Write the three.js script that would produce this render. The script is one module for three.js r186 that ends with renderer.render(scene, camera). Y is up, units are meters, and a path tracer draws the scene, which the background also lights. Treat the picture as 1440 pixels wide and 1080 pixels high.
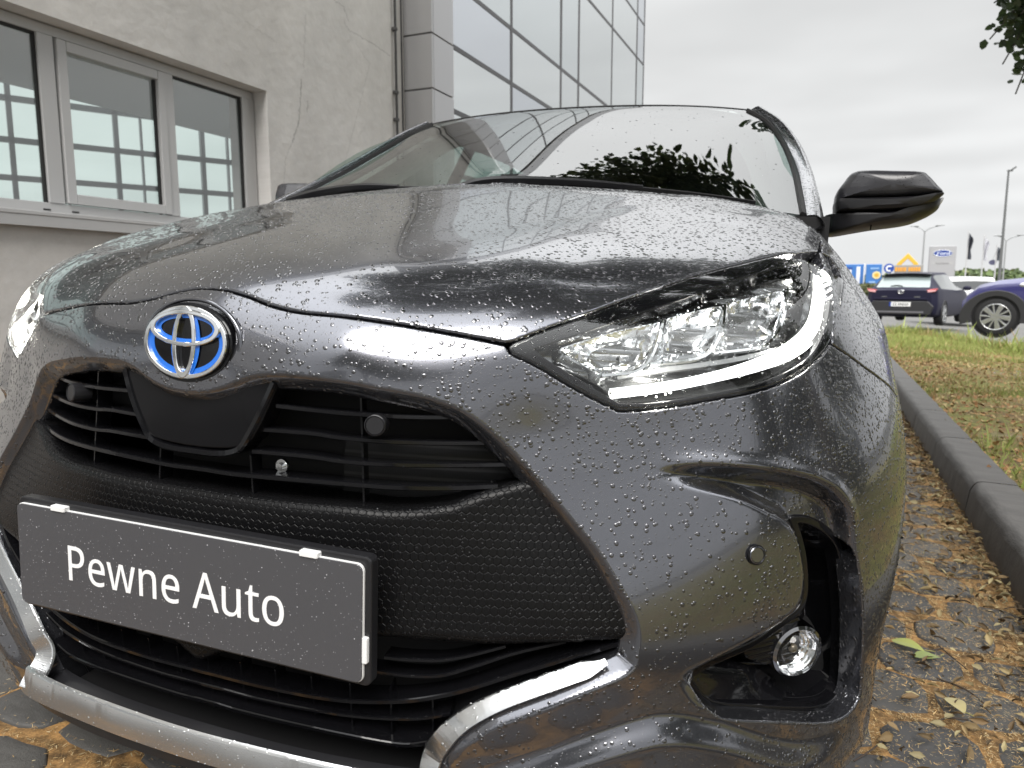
import * as THREE from 'three';
import { mergeGeometries, mergeVertices, toCreasedNormals } from 'three/addons/utils/BufferGeometryUtils.js';
import { FontLoader } from 'three/addons/loaders/FontLoader.js';
import { TextGeometry } from 'three/addons/geometries/TextGeometry.js';
import { ImprovedNoise } from 'three/addons/math/ImprovedNoise.js';

// ---------------------------------------------------------------- camera, sky, sun, exposure
const V = (x, y, z) => new THREE.Vector3(x, y, z);
const scene = new THREE.Scene();
const FPX = 1029.3, YAW = 0.33871, PITCH = 0.13369, ROLL = 0.03511;       // lens in pixels of the 1440 px photo
const EYE = V(0.6553, 0.83, 0.662);
const camera = new THREE.PerspectiveCamera(2 * Math.atan(540 / FPX) * 180 / Math.PI, 4 / 3, 0.05, 900);
const FWD = V(-Math.sin(YAW) * Math.cos(PITCH), -Math.sin(PITCH), -Math.cos(YAW) * Math.cos(PITCH));
const RGT = V(Math.cos(YAW), 0, -Math.sin(YAW)), UPV = RGT.clone().cross(FWD);
camera.position.copy(EYE);
camera.lookAt(EYE.clone().add(FWD));
camera.focus = 1.05; camera.userData.fStop = 9;
const renderer = new THREE.WebGLRenderer({ antialias: true });
renderer.setSize(1024, 768);
renderer.toneMapping = THREE.LinearToneMapping;
renderer.toneMappingExposure = 2.0;
renderer.shadowMap.enabled = true;

// overcast sky: pale and even near the horizon, brighter overhead, faint cloud folds
const noise = new ImprovedNoise();
const fbm = (x, y, z, o = 4) => { let s = 0, a = 1, t = 0; for (let i = 0; i < o; i++) { s += a * noise.noise(x, y, z); t += a; a *= 0.5; x *= 2.03; y *= 2.03; z *= 2.03; } return s / t; };
{
  const W = 1024, H = 512, d = new Float32Array(W * H * 4);
  for (let j = 0; j < H; j++) for (let i = 0; i < W; i++) {
    const el = ((j + 0.5) / H - 0.5) * Math.PI, az = ((i + 0.5) / W - 0.5) * 2 * Math.PI;
    const y = Math.sin(el), c = Math.cos(el), k = (j * W + i) * 4;
    const sy = Math.max(0.06, y), px = c * Math.cos(az) / sy, pz = c * Math.sin(az) / sy;
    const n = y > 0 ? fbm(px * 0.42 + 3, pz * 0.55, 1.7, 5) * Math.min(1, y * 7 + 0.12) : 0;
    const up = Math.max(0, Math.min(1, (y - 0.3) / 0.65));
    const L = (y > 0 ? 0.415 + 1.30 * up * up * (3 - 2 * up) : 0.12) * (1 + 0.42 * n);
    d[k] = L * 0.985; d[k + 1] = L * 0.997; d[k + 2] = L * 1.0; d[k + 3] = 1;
  }
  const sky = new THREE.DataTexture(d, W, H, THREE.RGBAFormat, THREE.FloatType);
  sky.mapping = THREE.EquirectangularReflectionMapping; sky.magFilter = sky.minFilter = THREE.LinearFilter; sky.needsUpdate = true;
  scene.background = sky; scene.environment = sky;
}
const sun = new THREE.DirectionalLight(0xfffaf4, 1.5);
sun.position.set(4, 16, 14); sun.castShadow = true; sun.shadow.radius = 60;
sun.shadow.mapSize.set(2048, 2048);
Object.assign(sun.shadow.camera, { left: -20, right: 20, top: 20, bottom: -20, near: 1, far: 80 });
scene.add(sun, sun.target);
// scene.fog = new THREE.FogExp2(0xe6e8ea, 0.0022);

// ---------------------------------------------------------------- helpers
let seed = 20240611;
const rnd = () => { seed |= 0; seed = seed + 0x6D2B79F5 | 0; let t = Math.imul(seed ^ seed >>> 15, 1 | seed); t = t + Math.imul(t ^ t >>> 7, 61 | t) ^ t; return ((t ^ t >>> 14) >>> 0) / 4294967296; };
const rr = (a, b) => a + (b - a) * rnd();
const lerp = (a, b, t) => a + (b - a) * t, clamp = (x, a, b) => Math.min(b, Math.max(a, x));
const smooth = (a, b, x) => { const t = clamp((x - a) / (b - a), 0, 1); return t * t * (3 - 2 * t); };
const taken = {};
const numbered = (n) => { const k = taken[n] = (taken[n] ?? -1) + 1; return k ? n + '_' + String(k).padStart(3, '0') : n; };
function part(name, geo, m, parent) { const o = new THREE.Mesh(geo, m); o.name = parent === scene ? numbered(name) : name; o.castShadow = o.receiveShadow = true; parent.add(o); return o; }
function tag(o, label, category, group) { o.userData.label = label; o.userData.category = category; if (group) o.userData.group = group; return o; }
function thing(name, label, category, pos, group) { const o = new THREE.Group(); o.name = numbered(name); if (pos) o.position.copy(pos); scene.add(o); return tag(o, label, category, group); }
const struct = (o) => { o.userData.kind = 'structure'; return o; };
function mat(c, rough = 0.6, metal = 0, extra = {}) {
  const m = extra.physical ? new THREE.MeshPhysicalMaterial() : new THREE.MeshStandardMaterial();
  Array.isArray(c) ? m.color.setRGB(...c) : m.color.setRGB(c, c, c);
  m.roughness = rough; m.metalness = metal; m.side = THREE.DoubleSide;
  for (const k in extra) if (k !== 'physical') m[k] = extra[k];
  return m;
}
const phys = (c, r, m, extra = {}) => mat(c, r, m, { physical: true, ...extra });
function dataTex(w, h, fn, { srgb = false, repeat = true } = {}) {
  const d = new Uint8Array(w * h * 4);
  for (let j = 0; j < h; j++) for (let i = 0; i < w; i++) { const v = fn(i / w, j / h, i, j), k = (j * w + i) * 4; if (typeof v === 'number') d[k] = d[k + 1] = d[k + 2] = clamp(v * 255, 0, 255); else { d[k] = clamp(v[0] * 255, 0, 255); d[k + 1] = clamp(v[1] * 255, 0, 255); d[k + 2] = clamp(v[2] * 255, 0, 255); } d[k + 3] = 255; }
  const t = new THREE.DataTexture(d, w, h, THREE.RGBAFormat, THREE.UnsignedByteType);
  t.magFilter = THREE.LinearFilter; t.minFilter = THREE.LinearFilter; if (srgb) t.colorSpace = THREE.SRGBColorSpace;
  if (repeat) t.wrapS = t.wrapT = THREE.RepeatWrapping; t.needsUpdate = true; return t;
}
// tileable noise on a torus-like domain by blending
function tnoise(u, v, f, z, o = 4) {
  const s = (a, b) => fbm(a * f, b * f, z, o), bu = smooth(0.75, 1, u), bv = smooth(0.75, 1, v);
  return lerp(lerp(s(u, v), s(u - 1, v), bu), lerp(s(u, v - 1), s(u - 1, v - 1), bu), bv);
}
const lin = (c) => c.map((x) => x <= 0.04045 ? x / 12.92 : ((x + 0.055) / 1.055) ** 2.4);
const geoOf = (pos, idx, uv) => { const g = new THREE.BufferGeometry(); g.setAttribute('position', new THREE.Float32BufferAttribute(pos, 3)); if (uv) g.setAttribute('uv', new THREE.Float32BufferAttribute(uv, 2)); g.setIndex(idx); g.computeVertexNormals(); return g; };
// grid surface from fn(u, v) -> Vector3
function surf(nu, nv, fn, uvScale = 1) {
  const pos = [], uv = [], idx = [];
  for (let j = 0; j <= nv; j++) for (let i = 0; i <= nu; i++) { const p = fn(i / nu, j / nv); pos.push(p.x, p.y, p.z); uv.push(i / nu * uvScale, j / nv * uvScale); }
  for (let j = 0; j < nv; j++) for (let i = 0; i < nu; i++) { const a = j * (nu + 1) + i, b = a + 1, c = a + nu + 1, d = c + 1; idx.push(a, b, d, a, d, c); }
  return geoOf(pos, idx, uv);
}
const box = (w, h, d, x = 0, y = 0, z = 0) => new THREE.BoxGeometry(w, h, d).translate(x, y, z);
function rbox(w, h, d, r = 0.01, x = 0, y = 0, z = 0) {                    // chamfered box, cheap
  const s = new THREE.Shape(), a = w / 2 - r, b = h / 2 - r;
  s.moveTo(-a, -b - r); s.lineTo(a, -b - r); s.lineTo(a + r, -b); s.lineTo(a + r, b); s.lineTo(a, b + r); s.lineTo(-a, b + r); s.lineTo(-a - r, b); s.lineTo(-a - r, -b); s.closePath();
  return new THREE.ExtrudeGeometry(s, { depth: Math.max(1e-4, d - 2 * r), bevelEnabled: true, bevelThickness: r, bevelSize: r * 0.6, bevelOffset: -r * 0.6, bevelSegments: 1 }).translate(x, y, z - d / 2 + r);
}
const flatg = (g) => { const t = g.index ? g.toNonIndexed() : g; for (const k of Object.keys(t.attributes)) if (!['position', 'normal', 'uv'].includes(k)) t.deleteAttribute(k); if (!t.attributes.normal) t.computeVertexNormals(); if (!t.attributes.uv) t.setAttribute('uv', new THREE.Float32BufferAttribute(new Float32Array(t.attributes.position.count * 2), 2)); return t; };
const merge = (list) => mergeGeometries(list.map(flatg), false);
const tube = (pts, r, seg = 40, rad = 8, closed = false) => new THREE.TubeGeometry(new THREE.CatmullRomCurve3(pts, closed, 'centripetal'), seg, r, rad, closed);
// sweep of a closed cross-section along a path; prof = [[a, b], ...] in (side, out) axes given by frames(t)
function sweep(pts, prof, outAt, seg = 60, closedProf = true, scaleAt = null, cap = true) {
  const curve = new THREE.CatmullRomCurve3(pts, false, 'centripetal'), n = prof.length, pos = [], idx = [];
  for (let i = 0; i <= seg; i++) {
    const t = i / seg, p = curve.getPointAt(t), T = curve.getTangentAt(t), O = outAt(p, t).clone();
    O.addScaledVector(T, -O.dot(T)).normalize(); const S = T.clone().cross(O), k = scaleAt ? scaleAt(t) : 1;
    for (const [a, b] of prof) pos.push(p.x + (S.x * a + O.x * b) * k, p.y + (S.y * a + O.y * b) * k, p.z + (S.z * a + O.z * b) * k);
  }
  const m = closedProf ? n : n - 1;
  for (let i = 0; i < seg; i++) for (let j = 0; j < m; j++) { const a = i * n + j, b = i * n + (j + 1) % n, c = a + n, d = b + n; idx.push(a, c, d, a, d, b); }
  if (cap && closedProf) for (let j = 1; j < n - 1; j++) { idx.push(0, j, j + 1); const q = seg * n; idx.push(q, q + j + 1, q + j); }
  return toCreasedNormals(geoOf(pos, idx), 0.6);
}
function instances(name, geo, m, mats, parent, kind = 'stuff', colors) {
  const o = new THREE.InstancedMesh(geo, m, mats.length); mats.forEach((x, i) => o.setMatrixAt(i, x)); if (colors) colors.forEach((c, i) => o.setColorAt(i, c));
  o.name = parent === scene ? numbered(name) : name; o.castShadow = o.receiveShadow = true; o.userData.kind = kind; parent.add(o); return o;
}

// ---------------------------------------------------------------- the slope the car stands on (falls 2 degrees to the kerb), rays through the photo
const CR = RGT.clone().multiplyScalar(Math.cos(ROLL)).addScaledVector(UPV, Math.sin(ROLL));
const CU = UPV.clone().multiplyScalar(Math.cos(ROLL)).addScaledVector(RGT, -Math.sin(ROLL));
const SLOPE = new THREE.Matrix4().makeBasis(RGT, UPV, FWD).multiply(new THREE.Matrix4().makeBasis(CR, CU, FWD).transpose());
SLOPE.premultiply(new THREE.Matrix4().makeTranslation(EYE.x, EYE.y, EYE.z)).multiply(new THREE.Matrix4().makeTranslation(-EYE.x, -EYE.y, -EYE.z));
const onSlope = (o) => { SLOPE.decompose(o.position, o.quaternion, o.scale); o.scale.set(1, 1, 1); return o; };
const rayC = (x, y) => FWD.clone().addScaledVector(CR, (x - 720) / FPX).addScaledVector(CU, -(y - 540) / FPX);   // in the car's axes
const rayW = (x, y) => FWD.clone().addScaledVector(RGT, (x - 720) / FPX).addScaledVector(UPV, -(y - 540) / FPX); // in the level world
const at = (x, y, d) => EYE.clone().addScaledVector(rayW(x, y), d);
const planeC = (x, y, axis, val) => { const d = rayC(x, y); return EYE.clone().addScaledVector(d, (val - EYE[axis]) / d[axis]); };
// ---------------------------------------------------------------- materials of the car
const PAINT = phys([0.150, 0.154, 0.174], 0.18, 0.9, { clearcoat: 1, clearcoatRoughness: 0.02 });
const BLACKGLOSS = phys([0.005, 0.005, 0.006], 0.07, 0, { specularIntensity: .7 });
const BLACKMATT = mat([0.010, 0.010, 0.011], 0.55);
const BLACKSATIN = mat([0.014, 0.014, 0.016], 0.34);
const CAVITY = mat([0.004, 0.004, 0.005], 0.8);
const MIRRORBLACK = phys([0.026, 0.026, 0.031], 0.34, 0, { clearcoat: 0.25, clearcoatRoughness: 0.2 });
const CHROME = mat([0.82, 0.83, 0.84], 0.06, 1);
const SILVER = mat([0.74, 0.75, 0.76], 0.22, 1);
const LENS = phys([0.97, 0.98, 0.98], 0.01, 0, { transmission: 1, thickness: 0, ior: 1.5 });
const GLASS = phys([0.62, 0.74, 0.70], 0.01, 0, { transmission: 1, thickness: 0, ior: 1.52 });
// ---------------------------------------------------------------- ground, setts, kerb, verge (all on the slope)
const SLOPED = (o) => onSlope(o);
const grain = dataTex(256, 256, (u, v) => 0.5 + 0.55 * tnoise(u, v, 9, 2.2, 4) + 0.16 * (rnd() - .5)); 
const asphaltC = dataTex(512, 512, (u, v) => { const n = 0.5 + 0.35 * tnoise(u, v, 5, 9.1, 4) + 0.10 * (rnd() - .5), k = 0.34 + 0.10 * n; return [k, k * .99, k * .97]; }, { srgb: true }); asphaltC.repeat.set(60, 60);
SLOPED(struct(part('ground', new THREE.PlaneGeometry(900, 900).rotateX(-Math.PI / 2).translate(0, -.035, 0), mat([.9, .9, .9], .75, 0, { map: asphaltC }), scene)));
const KB0 = planeC(1440, 865, 'y', 0), KB1 = planeC(1281, 602, 'y', 0), KD = KB1.clone().sub(KB0).setY(0).normalize(), KN = V(-KD.z, 0, KD.x);  // KD away from camera, KN towards the verge
const kerbX = (z) => KB0.x + (z - KB0.z) / KD.z * KD.x;
console.log('kerb', KB0.toArray(), KB1.toArray(), KD.toArray(), KN.toArray());
const pavement = SLOPED(struct(Object.assign(new THREE.Group(), { name: 'pavement' }))); scene.add(pavement);
const jointTex = dataTex(512, 512, (u, v) => { const n = tnoise(u, v, 7, 4.4, 4), m = tnoise(u, v, 40, 1.1, 2), r = 0.75 + .5 * n + .5 * m + .25 * (rnd() - .5); return [.80 * r, .62 * r, .39 * r]; }, { srgb: true });
{
  const pts = [], uv = []; const z0 = .9, z1 = -22, xl = -3.0;
  const g = geoOf([xl, -.010, z0, kerbX(z0) + .02, -.010, z0, kerbX(z1) + .02, -.010, z1, xl, -.010, z1], [0, 1, 2, 0, 2, 3], [xl, z0, kerbX(z0), z0, kerbX(z1), z1, xl, z1]);
  part('joint_soil', g, mat([.8, .8, .8], .9, 0, { map: jointTex, bumpMap: grain, bumpScale: .006 }), pavement);
}
const settMats = [[.058, .057, .056], [.073, .071, .068], [.086, .083, .078], [.066, .065, .065]].map((c) => mat(c, .62, 0, { bumpMap: grain, bumpScale: .004, roughnessMap: null }));
function settGeo() {
  const n = 13, pos = [], uv = [], idx = [], A = rr(.076, .098), B = rr(.070, .088), off = rr(0, 9), sq = rr(2.6, 5);
  const ringAt = (k, y, j) => { for (let i = 0; i < n; i++) { const t = i / n * 2 * Math.PI + .2, c = Math.cos(t), s = Math.sin(t), m = Math.pow(Math.abs(c) ** sq + Math.abs(s) ** sq, -1 / sq) * (1 + .08 * noise.noise(c * 1.4 + off, s * 1.4, off)); const x = c * m * A * k, z = s * m * B * k; pos.push(x, y + j * .004 * noise.noise(x * 30 + off, z * 30, 2), z); uv.push(x * 4 + off, z * 4); } };
  ringAt(1, -.03, 0); ringAt(.985, -.009, 0); ringAt(.93, -.002, 1); ringAt(.62, .0015, 1.5);
  for (let r = 0; r < 3; r++) for (let i = 0; i < n; i++) { const a = r * n + i, b = r * n + (i + 1) % n; idx.push(a, a + n, b + n, a, b + n, b); }
  const c = pos.length / 3; pos.push(0, .002, 0); uv.push(off, 0); for (let i = 0; i < n; i++) idx.push(3 * n + i, c, 3 * n + (i + 1) % n);
  return geoOf(pos, idx, uv);
}
const settGeos = Array.from({ length: 12 }, settGeo), setts = [], settHash = new Map();
{
  const bulk = settMats.map(() => []), far = [];
  for (let r = 0; r < 130; r++) {
    const z = .95 - r * .178; let x = kerbX(z) - .10 - (r % 2) * .09;
    while (x > -2.9) {
      const w = .192 + rr(-.02, .022), p = V(x + rr(-.008, .008), rr(-.006, .003), z + rr(-.010, .010));
      if (rnd() < .97) { const s = { p, ry: rr(-.13, .13) + (rnd() < .5 ? Math.PI : 0), g: Math.floor(rr(0, 12)), m: Math.floor(rr(0, 4)) }; setts.push(s); const key = Math.floor(p.x / .2) + ',' + Math.floor(p.z / .2); if (!settHash.has(key)) settHash.set(key, []); settHash.get(key).push(p); }
      x -= w;
    }
  }
  const shown = (p) => (p.x > .72 && p.z > -3.3 && p.z < -.15 && p.x < 1.7) || (p.x > -1.35 && p.x < .02 && p.z > -.95 && p.z < .2) || (p.x > .35 && p.z > -.55 && p.z < .1 && p.x < 1.3);
  let n = 0;
  for (const s of setts) {
    const e = new THREE.Euler(rr(-.03, .03), s.ry, rr(-.03, .03));
    if (shown(s.p) && n++ < 290) { const o = part('sett', settGeos[s.g], settMats[s.m], pavement); o.name = 'sett' + (n > 1 ? '_' + String(n - 1).padStart(3, '0') : ''); o.position.copy(s.p); o.rotation.copy(e); }
    else bulk[s.m].push(settGeos[s.g].clone().applyMatrix4(new THREE.Matrix4().makeRotationFromEuler(e).setPosition(s.p)));
  }
  bulk.forEach((b, i) => { if (b.length) { const o = part('sett_paving', merge(b), settMats[i], pavement); o.userData.kind = 'stuff'; } });
  console.log('setts shown', n, 'all', setts.length);
}
const onSett = (x, z) => { const i = Math.floor(x / .2), j = Math.floor(z / .2); let best = 9; for (let a = -1; a <= 1; a++) for (let b = -1; b <= 1; b++) for (const p of settHash.get((i + a) + ',' + (j + b)) || []) best = Math.min(best, Math.max(Math.abs(x - p.x) / .084, Math.abs(z - p.z) / .078)); return best; };
const M4 = (p, e, s) => new THREE.Matrix4().compose(p, new THREE.Quaternion().setFromEuler(e), s.isVector3 ? s : V(s, s, s));
// orange chaff, needles and blossom lying in the joints
{
  const strip = geoOf([-.5, 0, -.08, .5, .06, -.05, .5, .06, .05, -.5, 0, .08, 0, .16, 0], [0, 1, 4, 1, 2, 4, 2, 3, 4, 3, 0, 4]);
  const ms = [], cs = [], pal = [[.56, .37, .155], [.50, .33, .14], [.42, .27, .11], [.64, .46, .22], [.30, .20, .10], [.66, .53, .31], [.48, .40, .23]];
  let tries = 0;
  while (ms.length < 92000 && tries++ < 900000) {
    const u = rnd(); let x, z;
    if (u < .68) { x = rr(.7, 1.65); z = -Math.pow(rnd(), 1.5) * 4.2 + .1; } else if (u < .86) { x = rr(-1.4, .05); z = rr(-1.0, .25); } else { x = rr(.3, 1.75); z = rr(-9, -2); }
    if (x > kerbX(z) - .005) continue;
    const s = onSett(x, z), nearKerb = smooth(.55, .12, kerbX(z) - x), patch = .5 + .9 * noise.noise(x * 3.1, z * 3.1, 7.7);
    const keep = s > 1.04 ? 1 : s > .90 ? .5 : .018 + .12 * smooth(.5, .95, patch) + .55 * nearKerb;
    if (rnd() > keep) continue;
    const L = Math.exp(rr(Math.log(.0028), Math.log(.0095)));
    ms.push(M4(V(x, (s > 1.04 ? -.009 : .002) + rr(0, .005) + .01 * nearKerb * rnd(), z), new THREE.Euler(rr(-.35, .35), rr(0, 6.28), rr(-.35, .35)), V(L, L * .5, L * rr(.5, 1.3))));
    const c = pal[Math.floor(rr(0, pal.length))], k = rr(.6, 1.1); cs.push(new THREE.Color().setRGB(c[0] * k, c[1] * k, c[2] * k));
  }
  instances('chaff_litter', strip, mat([1, 1, 1], .85), ms, pavement, 'stuff', cs);
  // dead leaves drifted against the kerb
  const leaf = surf(4, 3, (u, v) => { const s = u * 2 - 1, w = .42 * Math.sin(Math.PI * Math.pow(v, .8)) + .02; return V(s * w * .5, .10 * s * s + .12 * Math.sin(v * 3), v - .5); });
  const lm = [], lc = [], lp = [[.27, .185, .085], [.21, .135, .06], [.34, .24, .11], [.40, .31, .15], [.15, .10, .05], [.45, .38, .20]];
  for (let i = 0; i < 4200; i++) {
    const z = rr(-9, 1), d = Math.abs(rr(-1, 1) * rr(0, 1)) * (.50 + .12 * noise.noise(z * 1.3, 1, 1)), x = kerbX(z) - .01 - d, S = rr(.012, .036);
    lm.push(M4(V(x, .006 + Math.max(0, .05 * (.25 - d)) * rnd() + rr(0, .012), z), new THREE.Euler(rr(-.9, .9), rr(0, 6.28), rr(-.9, .9)), V(S * rr(.7, 1.3), S * rr(.5, 1.3), S))); const c = lp[Math.floor(rr(0, 6))], k = rr(.35, .85); lc.push(new THREE.Color().setRGB(c[0] * k, c[1] * k, c[2] * k));
  }
  for (let i = 0; i < 24; i++) { const z = rr(-3.2, .2), x = rr(.75, kerbX(z)), S = rr(.010, .026); lm.push(M4(V(x, .010, z), new THREE.Euler(rr(-.4, .4), rr(0, 6.28), rr(-.4, .4)), S)); const c = lp[Math.floor(rr(0, 6))]; lc.push(new THREE.Color().setRGB(...c)); }
  instances('fallen_leaves', leaf, mat([1, 1, 1], .7), lm, pavement, 'stuff', lc);
  // twigs
  const tw = []; for (let i = 0; i < 46; i++) { const z = rr(-2.9, -.3), x = rr(.85, kerbX(z) - .02), a = rr(0, 6.28), L = rr(.03, .12), p = V(x, .008, z), d = V(Math.cos(a), 0, Math.sin(a)); tw.push(tube([p, p.clone().addScaledVector(d, L * .5).add(V(rr(-.01, .01), .006, rr(-.01, .01))), p.clone().addScaledVector(d, L)], rr(.0009, .002), 6, 5)); }
  const t = part('twigs', merge(tw), mat([.055, .04, .03], .8), pavement); t.userData.kind = 'stuff';
}
// the few green and yellow leaves that stand out on the setts
{
  const G = (name, label, x, y, len, rot, col, grp) => {
    const p = planeC(x, y, 'y', .012), l = SLOPED(thing(name, label, 'leaf')); 
    const g = surf(6, 10, (u, v) => { const s = u * 2 - 1, w = .30 * Math.sin(Math.PI * Math.pow(v, .75)) + .01; return V(s * w, .10 * Math.abs(s) * w + .07 * Math.sin(v * 3.1), v - .5); }).scale(len, len, len).rotateY(rot).translate(p.x, p.y, p.z);
    part('blade', g, phys(col, .5, 0, { transmission: .2, thickness: 0 }), l);
    const a = V(0, .004, .5 * len).applyAxisAngle(V(0, 1, 0), rot).add(p), b = V(.01, .004, .72 * len).applyAxisAngle(V(0, 1, 0), rot).add(p); part('stalk', tube([a, a.clone().lerp(b, .5), b], .0011, 6, 5), mat([.3, .28, .1], .7), l);
  };
  G('fallen_leaf', 'yellow green fallen leaf with browned middle beside the bumper', 1277, 908, .075, 1.1, [.36, .40, .09]);
  G('fallen_leaf', 'green curled fallen leaf right of the yellow green one', 1304, 924, .060, 1.9, [.27, .33, .10]);
  G('fallen_leaf', 'pale yellow fallen leaf lying alone on the setts', 1345, 992, .06, .3, [.50, .43, .20]);
}
// kerb stones
const kerb = SLOPED(struct(Object.assign(new THREE.Group(), { name: 'kerb' }))); scene.add(kerb);
{
  const tex = dataTex(256, 256, (u, v) => { const n = .5 + .5 * tnoise(u, v, 6, 3.3, 4) + .22 * (rnd() - .5), k = .36 + .16 * n; return [k, k * .985, k * .97]; }, { srgb: true }); tex.repeat.set(2, 2);
  const prof = [[0, -.08], [.004, .02], [.012, .100], [.020, .122], [.034, .135], [.055, .140], [.165, .140], [.172, .134], [.172, -.08]];
  for (let k = -4; k < 15; k++) {
    const pos = [], uv = [], idx = [], n = 30, m = prof.length;
    for (let i = 0; i <= n; i++) for (let j = 0; j < m; j++) { const s = k + .005 + .990 * i / n, [o, y] = prof[j], w = .005 * noise.noise(s * 7, y * 20, o * 20) + .004 * noise.noise(s * 23, y * 40, 3), p = KB0.clone().addScaledVector(KD, s).addScaledVector(KN, o + w); pos.push(p.x, y + .003 * noise.noise(s * 9, o * 30, 4), p.z); uv.push(s, j * .06); }
    for (let i = 0; i < n; i++) for (let j = 0; j < m - 1; j++) { const a = i * m + j, b = a + 1, c = a + m, d = c + 1; idx.push(a, b, d, a, d, c); }
    const o = part('kerb_stone', geoOf(pos, idx, uv), mat([.62, .61, .60], .7, 0, { map: tex, bumpMap: grain, bumpScale: .006 }), kerb); o.name = 'kerb_stone' + (k > -4 ? '_' + String(k + 4).padStart(3, '0') : '');
  }
}
// grass verge beyond the kerb
{
  const vtex = dataTex(512, 512, (u, v) => {
    const n = tnoise(u, v, 9, 1.7, 4), m = tnoise(u, v, 40, 6.1, 3), f = rnd() - .5, g = smooth(-.35, .25, n + .4 * m);
    const a = [.52, .42, .26], b = [.50, .50, .25], c = [.62, .58, .47], s = smooth(.28, .5, tnoise(u, v, 5, 8.8, 3)), k = 1 + .35 * m + .4 * f;
    return [0, 1, 2].map((i) => lerp(lerp(a[i], b[i], g), c[i], s * .8) * k);
  }, { srgb: true });
  const backX = (z) => kerbX(z) + .17, y = (x, z) => .125 + .03 * noise.noise(x * .9, z * .9, 3) + .012 * noise.noise(x * 4, z * 4, 5) - .02 * smooth(.4, 0, x - backX(z));
  const nz = 120, nx = 60, pos = [], uv = [], idx = [];
  for (let j = 0; j <= nz; j++) for (let i = 0; i <= nx; i++) { const x1 = 15 * Math.pow(i / nx, 1.7), zE = lerp(-17.2, -12.5, smooth(1.0, 1.9, x1)), z = lerp(7, zE, j / nz), x = backX(z) + x1; pos.push(x, (j === nz ? -.06 : y(x, z)), z); uv.push(x / 3.1, z / 3.1); }
  for (let j = 0; j < nz; j++) for (let i = 0; i < nx; i++) { const a = j * (nx + 1) + i, b = a + 1, c = a + nx + 1, d = c + 1; idx.push(a, b, d, a, d, c); }
  const verge = SLOPED(struct(part('verge', geoOf(pos, idx, uv), mat([.72, .72, .72], .95, 0, { map: vtex, bumpMap: grain, bumpScale: .02 }), scene)));
  const blade = geoOf([-.5, 0, 0, .5, 0, 0, .32, .5, .10, -.32, .5, .10, .05, 1, .34], [0, 1, 2, 0, 2, 3, 3, 2, 4]);
  const ms = [], cs = [];
  for (let i = 0; i < 200000 && ms.length < 110000; i++) {
    const z = 1.0 - 17.2 * Math.pow(rnd(), .62), x = backX(z) + (4.6 + Math.max(0, -z) * .30) * Math.pow(rnd(), 1.15), zE = lerp(-17.2, -12.5, smooth(1.0, 1.9, x - backX(z))), n = noise.noise(x * .55 + 4, z * .55, 2.2) + .5 * noise.noise(x * 2.1, z * 2.1, 6), edgeD = x - backX(z);
    const green = smooth(-.25, .35, n + .35 * smooth(-6, -14, z) + .12), dens = lerp(.25, 1, green) * (edgeD < .25 ? .5 : 1);
    if (rnd() > dens || z < zE) continue;
    const h = rr(.02, .055) * lerp(.7, 1.35, green) * (z < zE + 1.6 ? rr(1.4, 3.4) : 1) * (rnd() < .03 ? 2 : 1);
    ms.push(M4(V(x, y(x, z) - .004, z), new THREE.Euler(rr(-.6, .6), rr(0, 6.28), rr(-.6, .6)), V(h * rr(.05, .10) + .0012, h, h)));
    const c = rnd() < green * .9 ? [.27, .32, .085] : rnd() < .6 ? [.42, .32, .15] : [.34, .22, .10], k = rr(.65, 1.25); cs.push(new THREE.Color().setRGB(c[0] * k, c[1] * k, c[2] * k));
  }
  SLOPED(instances('grass', blade, mat([1, 1, 1], .7), ms, scene, 'stuff', cs));
  // chaff and dead leaves on the verge by the kerb
  const chip = geoOf([-.5, 0, -.3, .5, .05, -.25, .45, 0, .3, -.5, .08, .25], [0, 1, 2, 0, 2, 3]), cm = [], cc = [];
  for (let i = 0; i < 9000; i++) { const z = 1 - 13 * Math.pow(rnd(), .7), x = backX(z) + 1.6 * Math.pow(rnd(), 1.6) - .05, S = rr(.008, .032); cm.push(M4(V(x, y(x, z) + rr(.0, .012), z), new THREE.Euler(rr(-.7, .7), rr(0, 6.28), rr(-.7, .7)), S)); const c = [[.40, .24, .10], [.33, .17, .07], [.50, .38, .19], [.24, .13, .06]][Math.floor(rr(0, 4))]; cc.push(new THREE.Color().setRGB(...c)); }
  SLOPED(instances('dry_litter', chip, mat([1, 1, 1], .85), cm, scene, 'stuff', cc));
  // pale gravel scatter in the worn patch
  const gm = []; for (let i = 0; i < 2600; i++) { const z = rr(-9, -4.5), x = backX(z) + rr(.8, 5), S = rr(.006, .02); if (noise.noise(x * .8, z * .8, 9) < .0) continue; gm.push(M4(V(x, y(x, z) + .003, z), new THREE.Euler(rr(0, 6), rr(0, 6), 0), V(S, S * .6, S))); }
  SLOPED(instances('gravel', new THREE.DodecahedronGeometry(.5, 0), mat([.48, .46, .43], .8), gm, scene, 'stuff'));
}
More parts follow.
